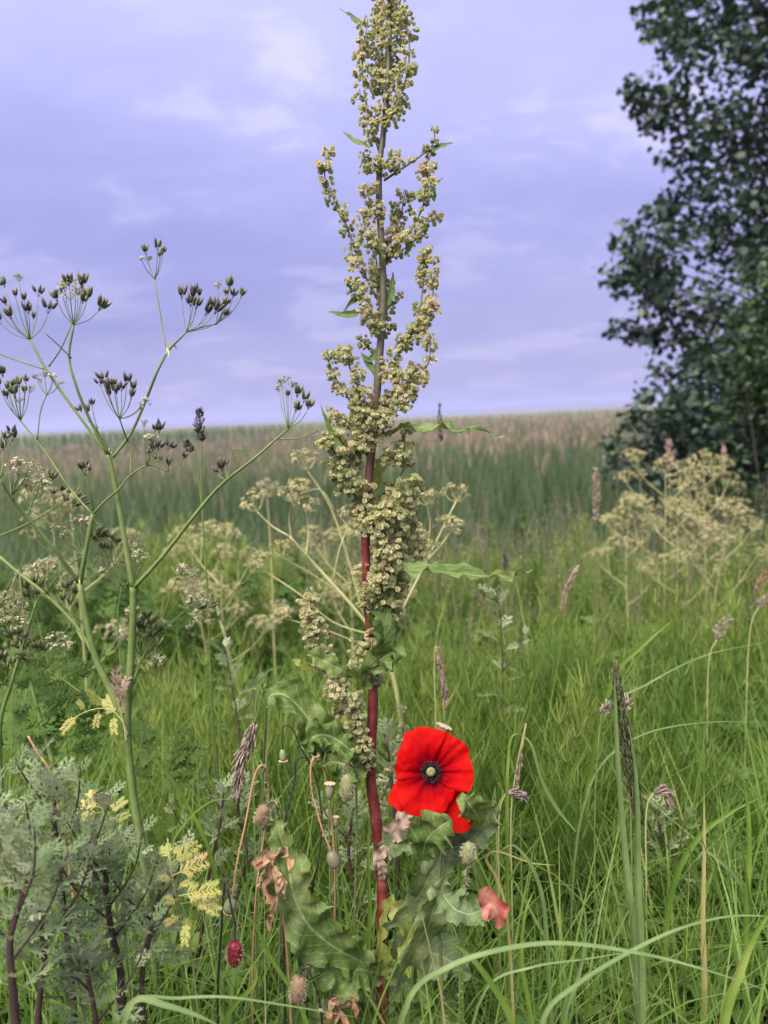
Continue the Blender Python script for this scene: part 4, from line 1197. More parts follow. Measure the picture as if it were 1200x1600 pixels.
withered(415, 1345, .72, 'orange brown shrivelled leaf hanging beside the big wavy dock leaf')
withered(520, 1575, .72, 'orange withered leaf curled at the bottom of the picture left of the stem')

# ------------------------------------------------------------------ umbellifers
def seed_cluster_mesh(m, n, k):
    """fruits of one umbellet: n slim beaked seeds on short rays, pointing up +Z"""
    mb = MB()
    for j in range(n):
        a = 6.28 * j / n + random.uniform(-.4, .4)
        sp = random.uniform(.15, .62)
        d = Vector((math.cos(a) * sp, math.sin(a) * sp, 1)).normalized()
        c = d * random.uniform(.0035, .006)
        ln = random.uniform(.0075, .0100)
        tube(mb, [Vector((0, 0, 0)), c], (.0003, .0003), 3, .8)
        blob(mb, c + d * ln * .5, d, ln * .5, random.uniform(.0015, .0020), 6, 5, random.random(), lambda t: math.sin(math.pi * t ** .8) ** .8)
        for s in (-1, 1):
            e = c + d * ln
            q = d.orthogonal().normalized() * .0006 * s
            tube(mb, [e - d * .001, e + q + d * .0014], (.0003, .0001), 3, .9)
    return mb.mesh('seed_cluster', m, True)
def floret_cluster_mesh(m, n):
    mb = MB()
    for j in range(n):
        a = random.uniform(0, 6.28); sp = random.uniform(.0, 1.2)
        d = Vector((math.cos(a) * sp, math.sin(a) * sp, 1)).normalized()
        e = d * random.uniform(.0055, .0095)
        tube(mb, [Vector((0, 0, 0)), e], (.00022, .0002), 3, .2)
        u = d.orthogonal().normalized(); v = d.cross(u)
        rv = random.random()
        for q in range(4):
            b = random.uniform(0, 6.28)
            w1 = (u * math.cos(b) + v * math.sin(b) + d * random.uniform(-.1, .5)).normalized()
            s = w1.cross(d).normalized() * .0007
            mb.add([e - s * .4, e + s * .4, e + w1 * .0019 + s, e + w1 * .0019 - s], [(0, 1, 2, 3)], rv)
        if random.random() < .4: blob(mb, e, d, .0012, .0007, 5, 3, .1)
    return mb.mesh('floret_cluster', m, False)
SEED_D = [seed_cluster_mesh(M['seed_dark'], random.randint(3, 5), k) for k in range(6)]
SEED_G = [seed_cluster_mesh(M['seed_green'], random.randint(4, 7), k) for k in range(6)]
FLOR_W = [floret_cluster_mesh(M['floret'], random.randint(11, 16)) for k in range(6)]
FLOR_Y = [floret_cluster_mesh(M['floret_yellow'], random.randint(12, 18)) for k in range(6)]
POOL = {'d': SEED_D, 'g': SEED_G, 'w': FLOR_W, 'y': FLOR_Y}
NAME = {'d': 'seed_cluster', 'g': 'seed_cluster', 'w': 'floret_cluster', 'y': 'floret_cluster'}
def up_quat(v):
    return Vector(v).to_track_quat('Z', 'Y') @ Quaternion((0, 0, 1), random.uniform(0, 6.28))
def umbel(parent, base, heads, sm, rr=.00055, sc=1.0):
    """rays from one point, each ending in a cluster that is a sub-part; heads: (point, kind)"""
    org = parent_loc(parent)
    mb = MB()
    dirs = []
    for h, kd in heads:
        out_ = (h - base)
        mid = base.lerp(h, .5) + Vector((out_.x * .10, out_.y * .10, -abs(out_.length) * .06))
        sp = spline([base, mid, h], 4)
        tube(mb, sp, (rr, rr * .7), 4, random.uniform(.2, .9))
        dirs.append((sp[-1] - sp[-3]).normalized())
    blob(mb, base, (0, 0, 1), rr * 2.2, rr * 2.4, 6, 4, .6)
    um = mb.build('umbel', sm, parent)
    for (h, kd), dv in zip(heads, dirs):
        o = link(NAME[kd], random.choice(POOL[kd]), um)
        o.location = h - org
        o.rotation_mode = 'QUATERNION'
        dv = (dv + Vector((0, 0, .5))).normalized() if kd in 'dg' else dv
        o.rotation_quaternion = up_quat(dv)
        s = sc * random.uniform(.8, 1.3); o.scale = (s, s, s)
    return um
def px_umbel(parent, base, heads, kind, d, sm, jz=.02, sc=1.0, rr=.00055):
    b = P(base[0], base[1], d + (base[2] if len(base) > 2 else 0))
    hs = []
    for h in heads:
        kd = h[2] if len(h) > 2 else kind
        hs.append((P(h[0], h[1], d + (base[2] if len(base) > 2 else 0) + random.uniform(-jz, jz)), kd))
    return umbel(parent, b, hs, sm, rr, sc)
def dome(base, ax, rad, n, kinds, flat=.55):
    """cluster points spread over a shallow dome"""
    ax = Vector(ax).normalized(); u = ax.orthogonal().normalized(); v = ax.cross(u)
    res = []
    for k in range(n):
        q = math.sqrt((k + .5) / n) * rad; a = k * 2.399 + random.uniform(-.3, .3)
        res.append((base + (u * math.cos(a) + v * math.sin(a)) * q + ax * (rad * (1.0 - flat * (q / rad) ** 2) + random.gauss(0, rad * .06)), random.choice(kinds)))
    return res
def stalk(parent, pts, r, m, sides=6, name='branch', k=5):
    mb = MB(); sp = spline(pts, k); tube(mb, sp, r, sides * 2 if r[0] > .0018 else sides, .5, .14 if r[0] > .0018 else 0.); return mb.build(name, m, parent)

CD = .86
cs = M['cow_stem']
cow = empty('cow_parsley', root_at(232, 1340, CD), 'tall branching cow parsley with dark seeds at the left against the sky', 'wild plant')
q = lambda x, y, z=0.: P(x, y, CD + z)
stalk(cow, [Vector(cow.location), q(224, 1340), q(208, 1240), q(199, 1140), q(204, 1040), q(208, 960), q(208, 917)], (.0050, .0038), cs, 10, 'stem')
stalk(cow, [q(208, 920), q(196, 850), q(184, 780), q(174, 730), q(169, 711)], (.0036, .0028), cs)
stalk(cow, [q(169, 711), q(125, 652, .01), q(72, 577, .02), q(47, 531, .03)], (.0020, .0014), cs)
stalk(cow, [q(171, 712), q(140, 655, -.01), q(118, 600, -.02), q(108, 558, -.02), q(115, 508, -.02)], (.0020, .0012), cs)
stalk(cow, [q(76, 573, .02), q(95, 545, .01), q(112, 506, .01)], (.0009, .0007), cs)
stalk(cow, [q(70, 577, .02), q(35, 566, .03), q(-6, 551, .04)], (.0010, .0007), cs)
stalk(cow, [q(112, 560, -.02), q(92, 540, -.03), q(70, 520, -.04)], (.0008, .0006), cs)
stalk(cow, [q(176, 715), q(205, 676, .01), q(228, 625, .01), q(246, 580, .0), q(262, 548, .0)], (.0019, .0014), cs)
stalk(cow, [q(260, 550), q(252, 500, .01), q(242, 436, .02)], (.0009, .0007), cs)
stalk(cow, [q(262, 548), q(278, 532, -.01), q(291, 519, -.01)], (.0012, .0009), cs)
stalk(cow, [q(200, 690, .01), q(193, 672, -.02), q(187, 655, -.03)], (.0009, .0007), cs)
# long branch to the right
stalk(cow, [q(208, 920), q(255, 868, -.01), q(340, 763, -.02), q(400, 714, -.03), q(450, 670, -.03)], (.0026, .0011), cs)
stalk(cow, [q(434, 686, -.03), q(470, 684, -.03), q(498, 673, -.03)], (.0008, .0006), cs)
# left limb from the low node
stalk(cow, [q(200, 1150), q(176, 1085), q(152, 1035), q(136, 975), q(125, 911)], (.0042, .0034), cs, 8)
stalk(cow, [q(125, 914), q(134, 860, -.01), q(145, 803, -.01)], (.0030, .0026), cs)
stalk(cow, [q(145, 803, -.01), q(165, 782, -.01), q(185, 765, -.01), q(205, 742, -.01), q(232, 727, -.01), q(262, 736, -.01)], (.0015, .0008), cs)
stalk(cow, [q(203, 745, -.01), q(206, 710, -.0), q(212, 690, .0)], (.0008, .0006), cs)
stalk(cow, [q(144, 803, -.01), q(110, 765, .01), q(72, 708, .03), q(32, 657, .04)], (.0015, .0009), cs)
stalk(cow, [q(146, 798, -.01), q(140, 768, -.02), q(134, 742, -.02)], (.0009, .0006), cs)
stalk(cow, [q(124, 912), q(85, 858, -.02), q(40, 805, -.03), q(17, 777, -.04), q(0, 748, -.05)], (.0024, .0013), cs)
stalk(cow, [q(20, 782, -.04), q(24, 755, -.04), q(35, 742, -.04)], (.0009, .0006), cs)
stalk(cow, [q(42, 808, -.03), q(52, 782, -.02), q(58, 770, -.02)], (.0010, .0007), cs)
stalk(cow, [q(166, 1068), q(128, 990, .02), q(75, 932, .03), q(30, 896, .04), q(-10, 862, .05)], (.0022, .0018), cs)
stalk(cow, [q(110, 975, .02), q(85, 1010, .03), q(60, 1030, .03)], (.0008, .0006), cs)
stalk(cow, [q(70, 928, .03), q(100, 890, .02), q(130, 868, .01)], (.0011, .0008), cs)
stalk(cow, [q(-12, 842, .05), q(40, 820, .04), q(80, 797, .03)], (.0012, .0009), cs)
# low stalks behind the stem
stalk(cow, [q(202, 1080), q(222, 1030, .03), q(250, 975, .05), q(275, 905, .06)], (.0011, .0008), cs)
stalk(cow, [q(205, 1060, .0), q(240, 1000, .04), q(288, 955, .06)], (.0010, .0007), cs)
stalk(cow, [q(214, 1190, .02), q(232, 1110, .03), q(237, 1055, .03)], (.0010, .0007), cs)
stalk(cow, [q(198, 1150), q(190, 1060, .02), q(184, 960, .03), q(190, 918, .03)], (.0010, .0008), cs)
U = lambda b, h, k, **kw: px_umbel(cow, b, h, k, CD, cs, **kw)
U((47, 531, .03), [(25, 466), (18, 500), (45, 492), (38, 472), (60, 464), (75, 490), (2, 507), (10, 478), (52, 500), (-10, 470), (30, 440, 'w'), (8, 450, 'g')], 'd')
U((115, 508, -.02), [(90, 472), (100, 452, 'w'), (108, 448, 'g'), (118, 446, 'w'), (128, 452, 'g'), (136, 470), (154, 486), (122, 462, 'w'), (98, 462, 'w'), (110, 470, 'w'), (128, 476, 'g')], 'g')
U((242, 436, .02), [(222, 408, 'w'), (228, 398), (246, 392), (254, 398), (232, 408, 'w'), (250, 404)], 'g', sc=.8)
U((291, 519, -.01), [(284, 468), (298, 480), (302, 470), (310, 466), (306, 484), (320, 494), (334, 492), (330, 484), (349, 496)], 'd')
stalk(cow, [q(291, 519, -.01), q(320, 510), q(340, 506)], (.0008, .0006), cs)
U((338, 506, -.0), [(341, 452, 'w'), (352, 462), (358, 452), (364, 466), (376, 466), (352, 480)], 'g', sc=.8)
U((187, 655, -.03), [(158, 605), (163, 598), (170, 614), (178, 606), (182, 617), (190, 612), (198, 602), (208, 612), (172, 622), (204, 624), (224, 630, 'w'), (218, 640, 'w')], 'd', sc=.9)
U((450, 670, -.03), [(440, 604, 'w'), (446, 598, 'w'), (456, 606, 'w'), (450, 622, 'g'), (464, 622, 'g'), (474, 630, 'g'), (481, 640, 'g'), (462, 645, 'g'), (436, 612, 'w')], 'g', sc=.85)
U((32, 657, .04), [(5, 590), (14, 612), (20, 608), (30, 606), (40, 600), (12, 624), (24, 622), (38, 616), (46, 614, 'w'), (30, 630, 'w'), (0, 606)], 'g', sc=.95)
stalk(cow, [q(58, 688, .03), q(64, 640, .03), q(73, 617, .03)], (.0008, .0006), cs)
U((73, 617, .03), [(58, 592, 'w'), (70, 590, 'w'), (82, 594, 'w'), (92, 600, 'w'), (64, 598, 'w')], 'w', sc=.8)
U((262, 736, -.01), [(263, 728), (286, 718), (250, 722)], 'd', sc=.9)
U((228, 728, -.01), [(238, 706), (247, 704), (232, 712), (262, 704), (242, 676), (248, 678), (236, 690, 'w'), (225, 668, 'w')], 'd', sc=.9)
U((134, 742, -.02), [(129, 736), (137, 736), (133, 732)], 'd', sc=.8)
U((152, 668, -.01), [(128, 645), (138, 648), (144, 636)], 'd', sc=.8)
stalk(cow, [q(166, 706), q(158, 685), q(150, 668, -.01)], (.0008, .0006), cs)
U((355, 750, -.02), [(347, 737), (352, 730), (341, 742)], 'd', sc=.9)
stalk(cow, [q(350, 757, -.02), q(360, 730), q(366, 702), q(384, 704)], (.0007, .0005), cs)
U((0, 748, -.05), [(-10, 700, 'd'), (8, 690, 'g'), (18, 680, 'd'), (20, 690, 'd'), (5, 705, 'd')], 'd', sc=.9)
U((18, 772, -.04), [(20, 735), (32, 728), (44, 730), (52, 740), (28, 745), (40, 745), (14, 742)], 'w', sc=1.1)
U((52, 782, -.02), [(42, 764), (54, 755), (62, 752), (72, 762), (66, 770), (50, 770), (76, 754, 'g')], 'w', sc=1.1)
U((80, 797, .03), [(84, 775), (96, 770), (106, 774), (118, 780), (124, 790), (112, 792), (100, 784)], 'g', sc=.8)
U((130, 868, .01), [(92, 832), (104, 826), (116, 820), (126, 818), (136, 824), (148, 828), (100, 842), (112, 838), (140, 840, 'g'), (152, 846, 'g')], 'w', sc=1.1)
U((190, 918, .03), [(150, 850), (160, 846), (168, 842), (176, 846), (184, 852), (162, 862), (174, 864), (158, 880, 'w'), (172, 884, 'w'), (188, 884, 'w'), (164, 896, 'w')], 'g', sc=.85)
U((196, 918, .02), [(204, 868), (212, 862), (218, 870), (226, 876), (210, 880)], 'w', sc=1.1)
U((275, 905, .06), [(276, 898), (284, 893), (292, 896), (300, 900), (288, 905), (296, 908)], 'w', sc=1.0)
U((288, 955, .06), [(294, 930), (302, 928), (310, 934), (318, 944), (306, 946), (298, 944), (316, 956), (304, 962), (296, 968), (320, 968), (326, 950, 'g'), (308, 952, 'g')], 'w', sc=1.1)
U((237, 1055, .03), [(224, 1036), (232, 1032), (242, 1030), (252, 1034), (246, 1042), (236, 1044)], 'w', sc=1.0)
U((222, 1030, .03), [(204, 962, 'w'), (214, 958, 'w'), (222, 968, 'w'), (206, 980), (216, 984), (226, 988), (234, 982), (212, 1000), (224, 1004), (236, 1000), (246, 992), (250, 976, 'w'), (254, 984, 'w'), (210, 1012), (244, 1014), (230, 970)], 'g', sc=1.0)
U((60, 1030, .03), [(20, 1000), (32, 995), (44, 1000), (30, 1012), (52, 1008), (16, 1015)], 'g', sc=.9)
U((30, 890, .04), [(2, 930), (10, 922), (20, 918), (30, 926), (14, 940), (26, 944), (4, 950), (34, 938), (18, 958), (36, 952)], 'w', sc=1.15)
U((75, 932, .03), [(58, 890), (66, 884), (76, 882), (84, 890), (70, 898)], 'w', sc=1.0)
U((110, 980, .03), [(94, 930), (104, 924), (112, 920), (118, 930), (100, 942), (110, 946), (116, 918)], 'g', sc=.9)
# curled bracts where the branches part
for b in ((169, 712), (262, 548), (124, 912)):
    mb = MB()
    for k in range(4):
        e = q(b[0] + random.uniform(-14, 16), b[1] + random.uniform(-6, 12), random.uniform(-.02, .02))
        leaf(mb, spline([q(*b), q(*b).lerp(e, .6) + Vector((0, 0, .006)), e], 4), .002, (0, -1, .3), .4, 0, 1, 1)
    mb.build('bract', M['straw_stem'], cow)

def cut_leaf_mesh(name, m, pairs, lob, wd, sub, droop=.25):
    mb = MB(); pinnate(mb, (0, 0, 0), (0, 1, 0), (0, 0, 1), 1.0, pairs, lob, wd, .5, droop, sub)
    rs = random.uniform(.2, .8)
    mb.r = [min(1, max(0, rs + random.gauss(0, .03))) for _ in mb.r]
    return mb.mesh(name, m, True)
def put(o, loc, d, normal, s):
    """stand a leaf at loc with its midrib along d"""
    d = Vector(d).normalized(); x = d.cross(Vector(normal)).normalized(); z = x.cross(d)
    o.rotation_mode = 'QUATERNION'
    o.rotation_quaternion = Matrix((x, d, z)).transposed().to_quaternion()
    o.location = loc; o.scale = (s, s, s)
FERN = [cut_leaf_mesh('fern_leaflet', M['fern_yellow'], 8, .30, .065, 2, .35) for _ in range(5)]
FERNG = [cut_leaf_mesh('fern_leaflet', M['herb'], 6, .36, .09, 2, .3) for _ in range(4)]
def fern_leaf(pts, d, leaflets, label, pool=FERN, sm='straw_stem', parent=None, size=1.0):
    """a cut yellowing leaf of cow parsley: stalk with pairs of feathered leaflets"""
    w_ = [P(x, y, d + (z[0] if z else 0)) for x, y, *z in pts]
    base = Vector((w_[0].x, w_[0].y, float(gz(w_[0].x, w_[0].y))))
    if parent is None:
        root = empty('feathery_leaf', base, label, 'leaf'); path = [base] + w_
    else:
        root = parent; path = w_
    org = parent_loc(root)
    stalk(root, path, (.0011, .0005), M[sm], 5, 'leaf_stalk', 6)
    for x, y, ex, ey, *z in leaflets:
        dz = z[0] if z else random.uniform(-.02, .02)
        a = P(x, y, d); b = P(ex, ey, d + dz)
        o = link('leaflet', random.choice(pool), root)
        put(o, a - org, b - a, (random.gauss(0, .4), -1, .6 + random.gauss(0, .3)), (b - a).length * size)
fern_leaf([(200, 1150), (190, 1125), (170, 1108), (140, 1110), (110, 1125)], CD - .01, [(186, 1122, 160, 1085), (178, 1115, 176, 1140), (165, 1108, 140, 1085), (155, 1108, 150, 1132), (135, 1112, 122, 1096), (125, 1116, 95, 1140), (186, 1122, 200, 1095)], '', parent=cow)
fern_leaf([(198, 1160), (192, 1125), (182, 1090)], CD - .02, [(186, 1100, 176, 1052), (186, 1098, 196, 1058), (190, 1115, 196, 1090)], '', pool=[cut_leaf_mesh('fern_leaflet', M['husk'], 5, .3, .10, 1) for _ in range(2)], parent=cow)
fern_leaf([(300, 1500, .06), (280, 1420, .02), (268, 1360), (262, 1310)], .63, [(266, 1345, 252, 1312), (266, 1350, 300, 1322), (270, 1368, 312, 1348), (272, 1375, 250, 1372), (278, 1400, 330, 1388), (280, 1405, 250, 1412), (282, 1412, 345, 1405), (285, 1425, 300, 1460), (290, 1420, 318, 1440), (270, 1340, 282, 1315),
          (276, 1390, 300, 1370), (300, 1400, 340, 1425), (284, 1430, 262, 1440), (292, 1436, 288, 1470)], 'bright yellow feathery leaf beside the silvery mugwort at lower left', size=.95)
fern_leaf([(180, 1420, .05), (175, 1330), (160, 1265), (140, 1245)], .74, [(160, 1262, 124, 1252), (162, 1268, 118, 1278), (165, 1275, 192, 1248), (150, 1250, 135, 1232), (170, 1290, 192, 1272), (166, 1280, 144, 1300)], 'small yellow feathery leaf behind the brown clover head', size=1.1)
for k, (bx, by, d, ex, ey) in enumerate(((40, 1300, .95, 60, 1020), (110, 1290, 1.0, 90, 1040), (10, 1250, .9, 20, 1060), (230, 1290, .95, 260, 1150))):
    L_ = []
    for t in range(7):
        x = bx + (ex - bx) * (.45 + .09 * t); y = by + (ey - by) * (.45 + .09 * t)
        L_ += [(x, y, x - random.uniform(28, 55), y - random.uniform(0, 30)), (x, y, x + random.uniform(28, 55), y - random.uniform(0, 30))]
    fern_leaf([(bx, by), ((bx + ex) / 2 + 5, (by + ey) / 2), (ex, ey)], d, L_, ('green feathery leaf behind the lowest stalks of the cow parsley', 'green feathery leaf between the two thick cow parsley stems', 'green feathery leaf at the left edge beside the thick pale stalk', 'green feathery leaf just right of the main cow parsley stem')[k], FERNG, 'cow_stem')

# thick stalk of a neighbouring plant on the left edge
edge_p = empty('cow_parsley', root_at(8, 1420, .9), 'cow parsley at the left edge with thick pale stalk and small whitish flower heads', 'wild plant')
e_ = lambda x, y, z=0.: P(x, y, .9 + z)
stalk(edge_p, [Vector(edge_p.location), e_(6, 1400), e_(2, 1250), e_(0, 1130), e_(20, 1060), e_(42, 990), e_(56, 942)], (.0048, .0012), cs, 8, 'stem')
stalk(edge_p, [e_(85, 1200), e_(62, 1120), e_(44, 1050), e_(30, 1000)], (.0030, .0016), cs, 6, 'branch')
stalk(edge_p, [e_(130, 1085), e_(95, 1060), e_(62, 1042)], (.0010, .0008), cs)
stalk(edge_p, [Vector(edge_p.location), e_(100, 1260), e_(85, 1200)], (.0030, .0030), cs, 6, 'branch')
for b, hs, kd in (((56, 942), [(44, 925), (54, 918), (64, 924), (60, 934), (48, 938)], 'g'), ((62, 1042), [(36, 1018), (48, 1012), (58, 1016), (40, 1034), (52, 1030), (70, 1022)], 'g'),
                  ((70, 1045), [(80, 1002), (90, 996), (100, 1002), (94, 1014), (84, 1016), (104, 1012)], 'w'), ((30, 1000), [(10, 978), (20, 972), (34, 974), (26, 988), (40, 984)], 'w'), ((8, 1080), [(-6, 1040), (6, 1034), (18, 1042), (10, 1052)], 'g')):
    px_umbel(edge_p, b, hs, kd, .9, cs)

def umbellifer(px, py_top, d, spread, label, kinds='y', sm='straw_stem', nb=7, nh=9, rad=.030, seed=1, group=None, lean=0.):
    """a whole plant from the ground up, for those farther back"""
    st = random.getstate(); random.seed(seed)
    top = P(px, py_top, d)
    base = Vector((top.x + lean, top.y + random.uniform(-.05, .05), 0)); base.z = float(gz(base.x, base.y))
    root = empty('cow_parsley', base, label, 'wild plant', group)
    h = top.z - base.z
    sp = spline([base, base.lerp(top, .4) + Vector((random.gauss(0, .01), 0, 0)), base.lerp(top, .75) + Vector((random.gauss(0, .012), 0, 0)), top], 6)
    mb = MB(); tube(mb, sp, (.0050, .0016), 6); mb.build('stem', M[sm], root)
    umbel(root, top, dome(top, (random.gauss(0, .15), random.gauss(0, .15), 1), rad * 1.1, nh + 3, kinds), M[sm], .0009, 1.35)
    for k in range(nb):
        t = .48 + .46 * k / nb
        i = int(t * (len(sp) - 1)); s0 = sp[i]
        a = k * 2.2 + random.uniform(-.4, .4)
        ln = spread * random.uniform(.6, 1.1) * (1.15 - .5 * t)
        e = s0 + Vector((math.cos(a) * ln, math.sin(a) * ln * .8, ln * random.uniform(.7, 1.15)))
        mid = s0.lerp(e, .5) + Vector((math.cos(a) * ln * .08, 0, -.03 * ln))
        stalk(root, [s0, mid, e], (.0024, .0012), M[sm], 5)
        umbel(root, e, dome(e, (math.cos(a) * .3, math.sin(a) * .3, 1), rad * random.uniform(.8, 1.15), nh, kinds), M[sm], .0008, 1.3)
        for sgn in (-1, 1):
            f = mid + Vector((math.cos(a + sgn) * ln * .45, math.sin(a + sgn) * ln * .4, ln * random.uniform(.3, .6)))
            stalk(root, [mid, mid.lerp(f, .5) + Vector((0, 0, -.008)), f], (.0014, .0009), M[sm], 4)
            umbel(root, f, dome(f, (math.cos(a) * .3, math.sin(a) * .3, 1), rad * .75, max(5, nh - 3), kinds), M[sm], .0007, 1.2)
    random.setstate(st)
    return root
umbellifer(1040, 738, 2.5, .17, 'dense cream seeded cow parsley in front of the dark tree', seed=3, nb=8, rad=.036)
umbellifer(1100, 725, 2.75, .15, 'cow parsley with yellow heads rising highest before the dark tree', seed=8, nb=7, rad=.036)
umbellifer(985, 790, 2.4, .13, 'low cream cow parsley left of the dense one by the tree', seed=12, nb=6, rad=.03)
umbellifer(1150, 800, 2.4, .15, 'straw coloured cow parsley leaning right near the right edge', seed=21, nb=6, rad=.034, lean=-.14)
umbellifer(1060, 800, 2.3, .13, 'pale cow parsley low in front of the dense one by the tree', seed=22, nb=6, rad=.034)
umbellifer(352, 845, 1.9, .16, 'blurred yellowish cow parsley between the left stalks and the dock', seed=5, nb=6)
umbellifer(300, 860, 2.2, .13, 'faint pale cow parsley low behind the long slanting branch', seed=15, nb=5)
umbellifer(110, 800, 1.7, .16, 'dry tan cow parsley behind the seeding one at the left', seed=31, nb=6, kinds='yw')
umbellifer(540, 850, 2.0, .15, 'pale cow parsley directly behind the dock stem', seed=41, nb=6)
# the one with long pale limbs behind the dock
MD = 1.35
mid_p = empty('cow_parsley', root_at(640, 1300, MD), 'cow parsley with long pale limbs slanting left behind the dock', 'wild plant')
m_ = lambda x, y, z=0.: P(x, y, MD + z)
ss = M['straw_stem']
stalk(mid_p, [Vector(mid_p.location), m_(640, 1250), m_(615, 1060), m_(590, 995)], (.0050, .0042), ss, 8, 'stem')
for pts, r in (([(590, 995), (540, 935), (490, 880), (452, 838)], (.0036, .0024)), ([(452, 838), (425, 822), (402, 800)], (.002, .0013)), ([(455, 842), (452, 810), (456, 785)], (.0014, .001)), ([(478, 868), (482, 830), (478, 800)], (.0014, .001)),
               ([(590, 995), (520, 972), (470, 930), (410, 890)], (.0022, .0014)), ([(560, 1005), (510, 985), (440, 965)], (.0014, .001)), ([(545, 940), (500, 905), (440, 870)], (.0015, .001)), ([(520, 910), (530, 860), (545, 820)], (.0015, .001)),
               ([(570, 970), (540, 860), (515, 790), (480, 735)], (.0024, .0014)), ([(524, 800), (500, 765), (468, 772)], (.0014, .001)), ([(600, 1010), (640, 930), (675, 860), (712, 785)], (.0028, .0016)), ([(660, 885), (690, 850), (705, 830)], (.0014, .001)), ([(640, 930), (650, 870), (652, 850)], (.0014, .001)), ([(665, 880), (672, 820), (668, 790)], (.0012, .0009))):
    stalk(mid_p, [m_(x, y, random.uniform(-.02, .02)) for x, y in pts], r, ss, 6)
for b, rad in (((402, 800), .026), ((456, 785), .022), ((478, 800), .020), ((410, 890), .022), ((440, 965), .012), ((440, 870), .022), ((545, 820), .022), ((480, 735), .028), ((468, 772), .02), ((712, 785), .024), ((705, 830), .020), ((652, 850), .02), ((668, 790), .02)):
    bb = m_(*b); umbel(mid_p, bb, dome(bb, (random.gauss(0, .2), random.gauss(0, .2), 1), rad, 9, 'y'), ss, .0008, 1.2)
umbellifer(418, 778, 2.1, .03, 'single pinkish flat flower head in front of the dark reeds', kinds='w', seed=51, nb=1, nh=10, rad=.036)

# ------------------------------------------------------------------ mugwort
MUG = [cut_leaf_mesh('mugwort_leaf', M['mug_leaf'], 4, .46, .085, 2, random.uniform(.1, .4)) for _ in range(6)]
def mugwort(pts, d, nleaf, size, label, r=(.0034, .0014), top=1.0, group=None, shoots=3, lo=.35):
    w_ = [P(x, y, d + (z[0] if z else 0)) for x, y, *z in pts]
    base = Vector((w_[0].x, w_[0].y, float(gz(w_[0].x, w_[0].y))))
    root = empty('mugwort', base, label, 'wild plant', group)
    sp = spline([base] + w_, 6)
    mb = MB(); tube(mb, sp, r, 7); mb.build('stem', M['mug_stem'], root)
    def leaves(path, n, s, t0=.0):
        for k in range(n):
            t = t0 + (1 - t0) * (k / n) ** .75
            i = t * (len(path) - 1.001); i0 = int(i)
            p = path[i0].lerp(path[i0 + 1], i - i0)
            T = (path[i0 + 1] - path[i0]).normalized()
            a = k * 2.4 + random.uniform(-.3, .3)
            u = T.orthogonal().normalized()
            out_ = Quaternion(T, a) @ u
            el = .55 + 1.6 * t ** 2 + random.uniform(-.2, .3)
            dv = (out_ + T * el).normalized()
            o = link('leaf', random.choice(MUG), root)
            put(o, p - base, dv, T - out_ * random.uniform(0, .6), s * (1.15 - .45 * t) * random.uniform(.75, 1.2))
    i0 = int(lo * len(sp))
    body = sp[i0:]
    leaves(body, int(nleaf * .95), size * .80)
    for k in range(shoots):
        t = .25 + .6 * k / max(1, shoots)
        s0 = body[int(t * (len(body) - 1))]
        a = k * 2.6 + random.uniform(0, 1)
        ln = size * random.uniform(1.3, 2.0)
        e = s0 + Vector((math.cos(a) * ln * .6, math.sin(a) * ln * .5, ln))
        pth = spline([s0, s0.lerp(e, .5) + Vector((math.cos(a) * ln * .1, 0, 0)), e], 5)
        mb = MB(); tube(mb, pth, (.0012, .0006), 5); mb.build('side_shoot', M['mug_stem'], root)
        leaves(pth, 9, size * .5, .1)
mugwort([(25, 1600), (20, 1540), (16, 1470), (35, 1400), (48, 1345)], .57, 26, .044, 'big soft silvery mugwort in the bottom left corner', (.0042, .0016), shoots=4, lo=.45)
mugwort([(118, 1600), (112, 1530), (100, 1420), (92, 1330), (84, 1270), (88, 1225)], .66, 40, .042, 'tallest silvery mugwort at lower left with a pale leafy tip', shoots=5, lo=.5)
mugwort([(192, 1600), (188, 1520), (172, 1440), (166, 1380), (170, 1320)], .66, 40, .042, 'mugwort with thick purple brown stem at lower left', (.0046, .0016), shoots=5, lo=.5)
mugwort([(225, 1600), (222, 1530), (232, 1470), (245, 1410), (262, 1360)], .67, 26, .036, 'mugwort leaning toward the yellow feathery leaf', shoots=3, lo=.55)
mugwort([(60, 1600), (62, 1560), (70, 1500), (60, 1420), (30, 1330), (12, 1300)], .62, 28, .045, 'mugwort with crowded leaves at the left edge', shoots=3, lo=.5)
mugwort([(140, 1650), (150, 1600), (140, 1540), (135, 1500)], .62, 24, .045, 'low dark mugwort at the very bottom left', shoots=2, lo=.5)
mugwort([(300, 1600), (310, 1500), (330, 1350), (345, 1280), (350, 1230)], .95, 24, .045, 'greyish mugwort behind the orange hairy stalk', shoots=2)
mugwort([(380, 1250), (372, 1130), (360, 1060), (352, 1010)], 1.3, 18, .045, 'slim pale mugwort standing in grass left of the dock', (.0026, .001), shoots=1, lo=.5)
mugwort([(790, 1250), (786, 1080), (784, 1000), (780, 950), (770, 925)], 1.3, 22, .040, 'slim silvery mugwort with dark stem standing right of the dock', (.0028, .001), shoots=1, lo=.5)
mugwort([(1045, 1420), (1040, 1340), (1030, 1290), (1028, 1260)], 1.05, 22, .042, 'pale mugwort low in grass right of the large grass spike', shoots=2, lo=.4)
mugwort([(620, 1320), (612, 1220), (606, 1170), (600, 1145)], 1.0, 20, .04, 'pale mugwort leaves behind the dock stem beside the poppy', shoots=2, lo=.4)
mugwort([(560, 1420), (545, 1340), (548, 1290), (552, 1262)], .95, 20, .04, 'grey green mugwort behind the poppy seed heads', shoots=2, lo=.4)
mugwort([(1010, 1120), (1000, 1070), (1002, 1040)], 1.7, 14, .045, 'small whitish mugwort far back in the right meadow', (.002, .001), shoots=1, lo=.5)
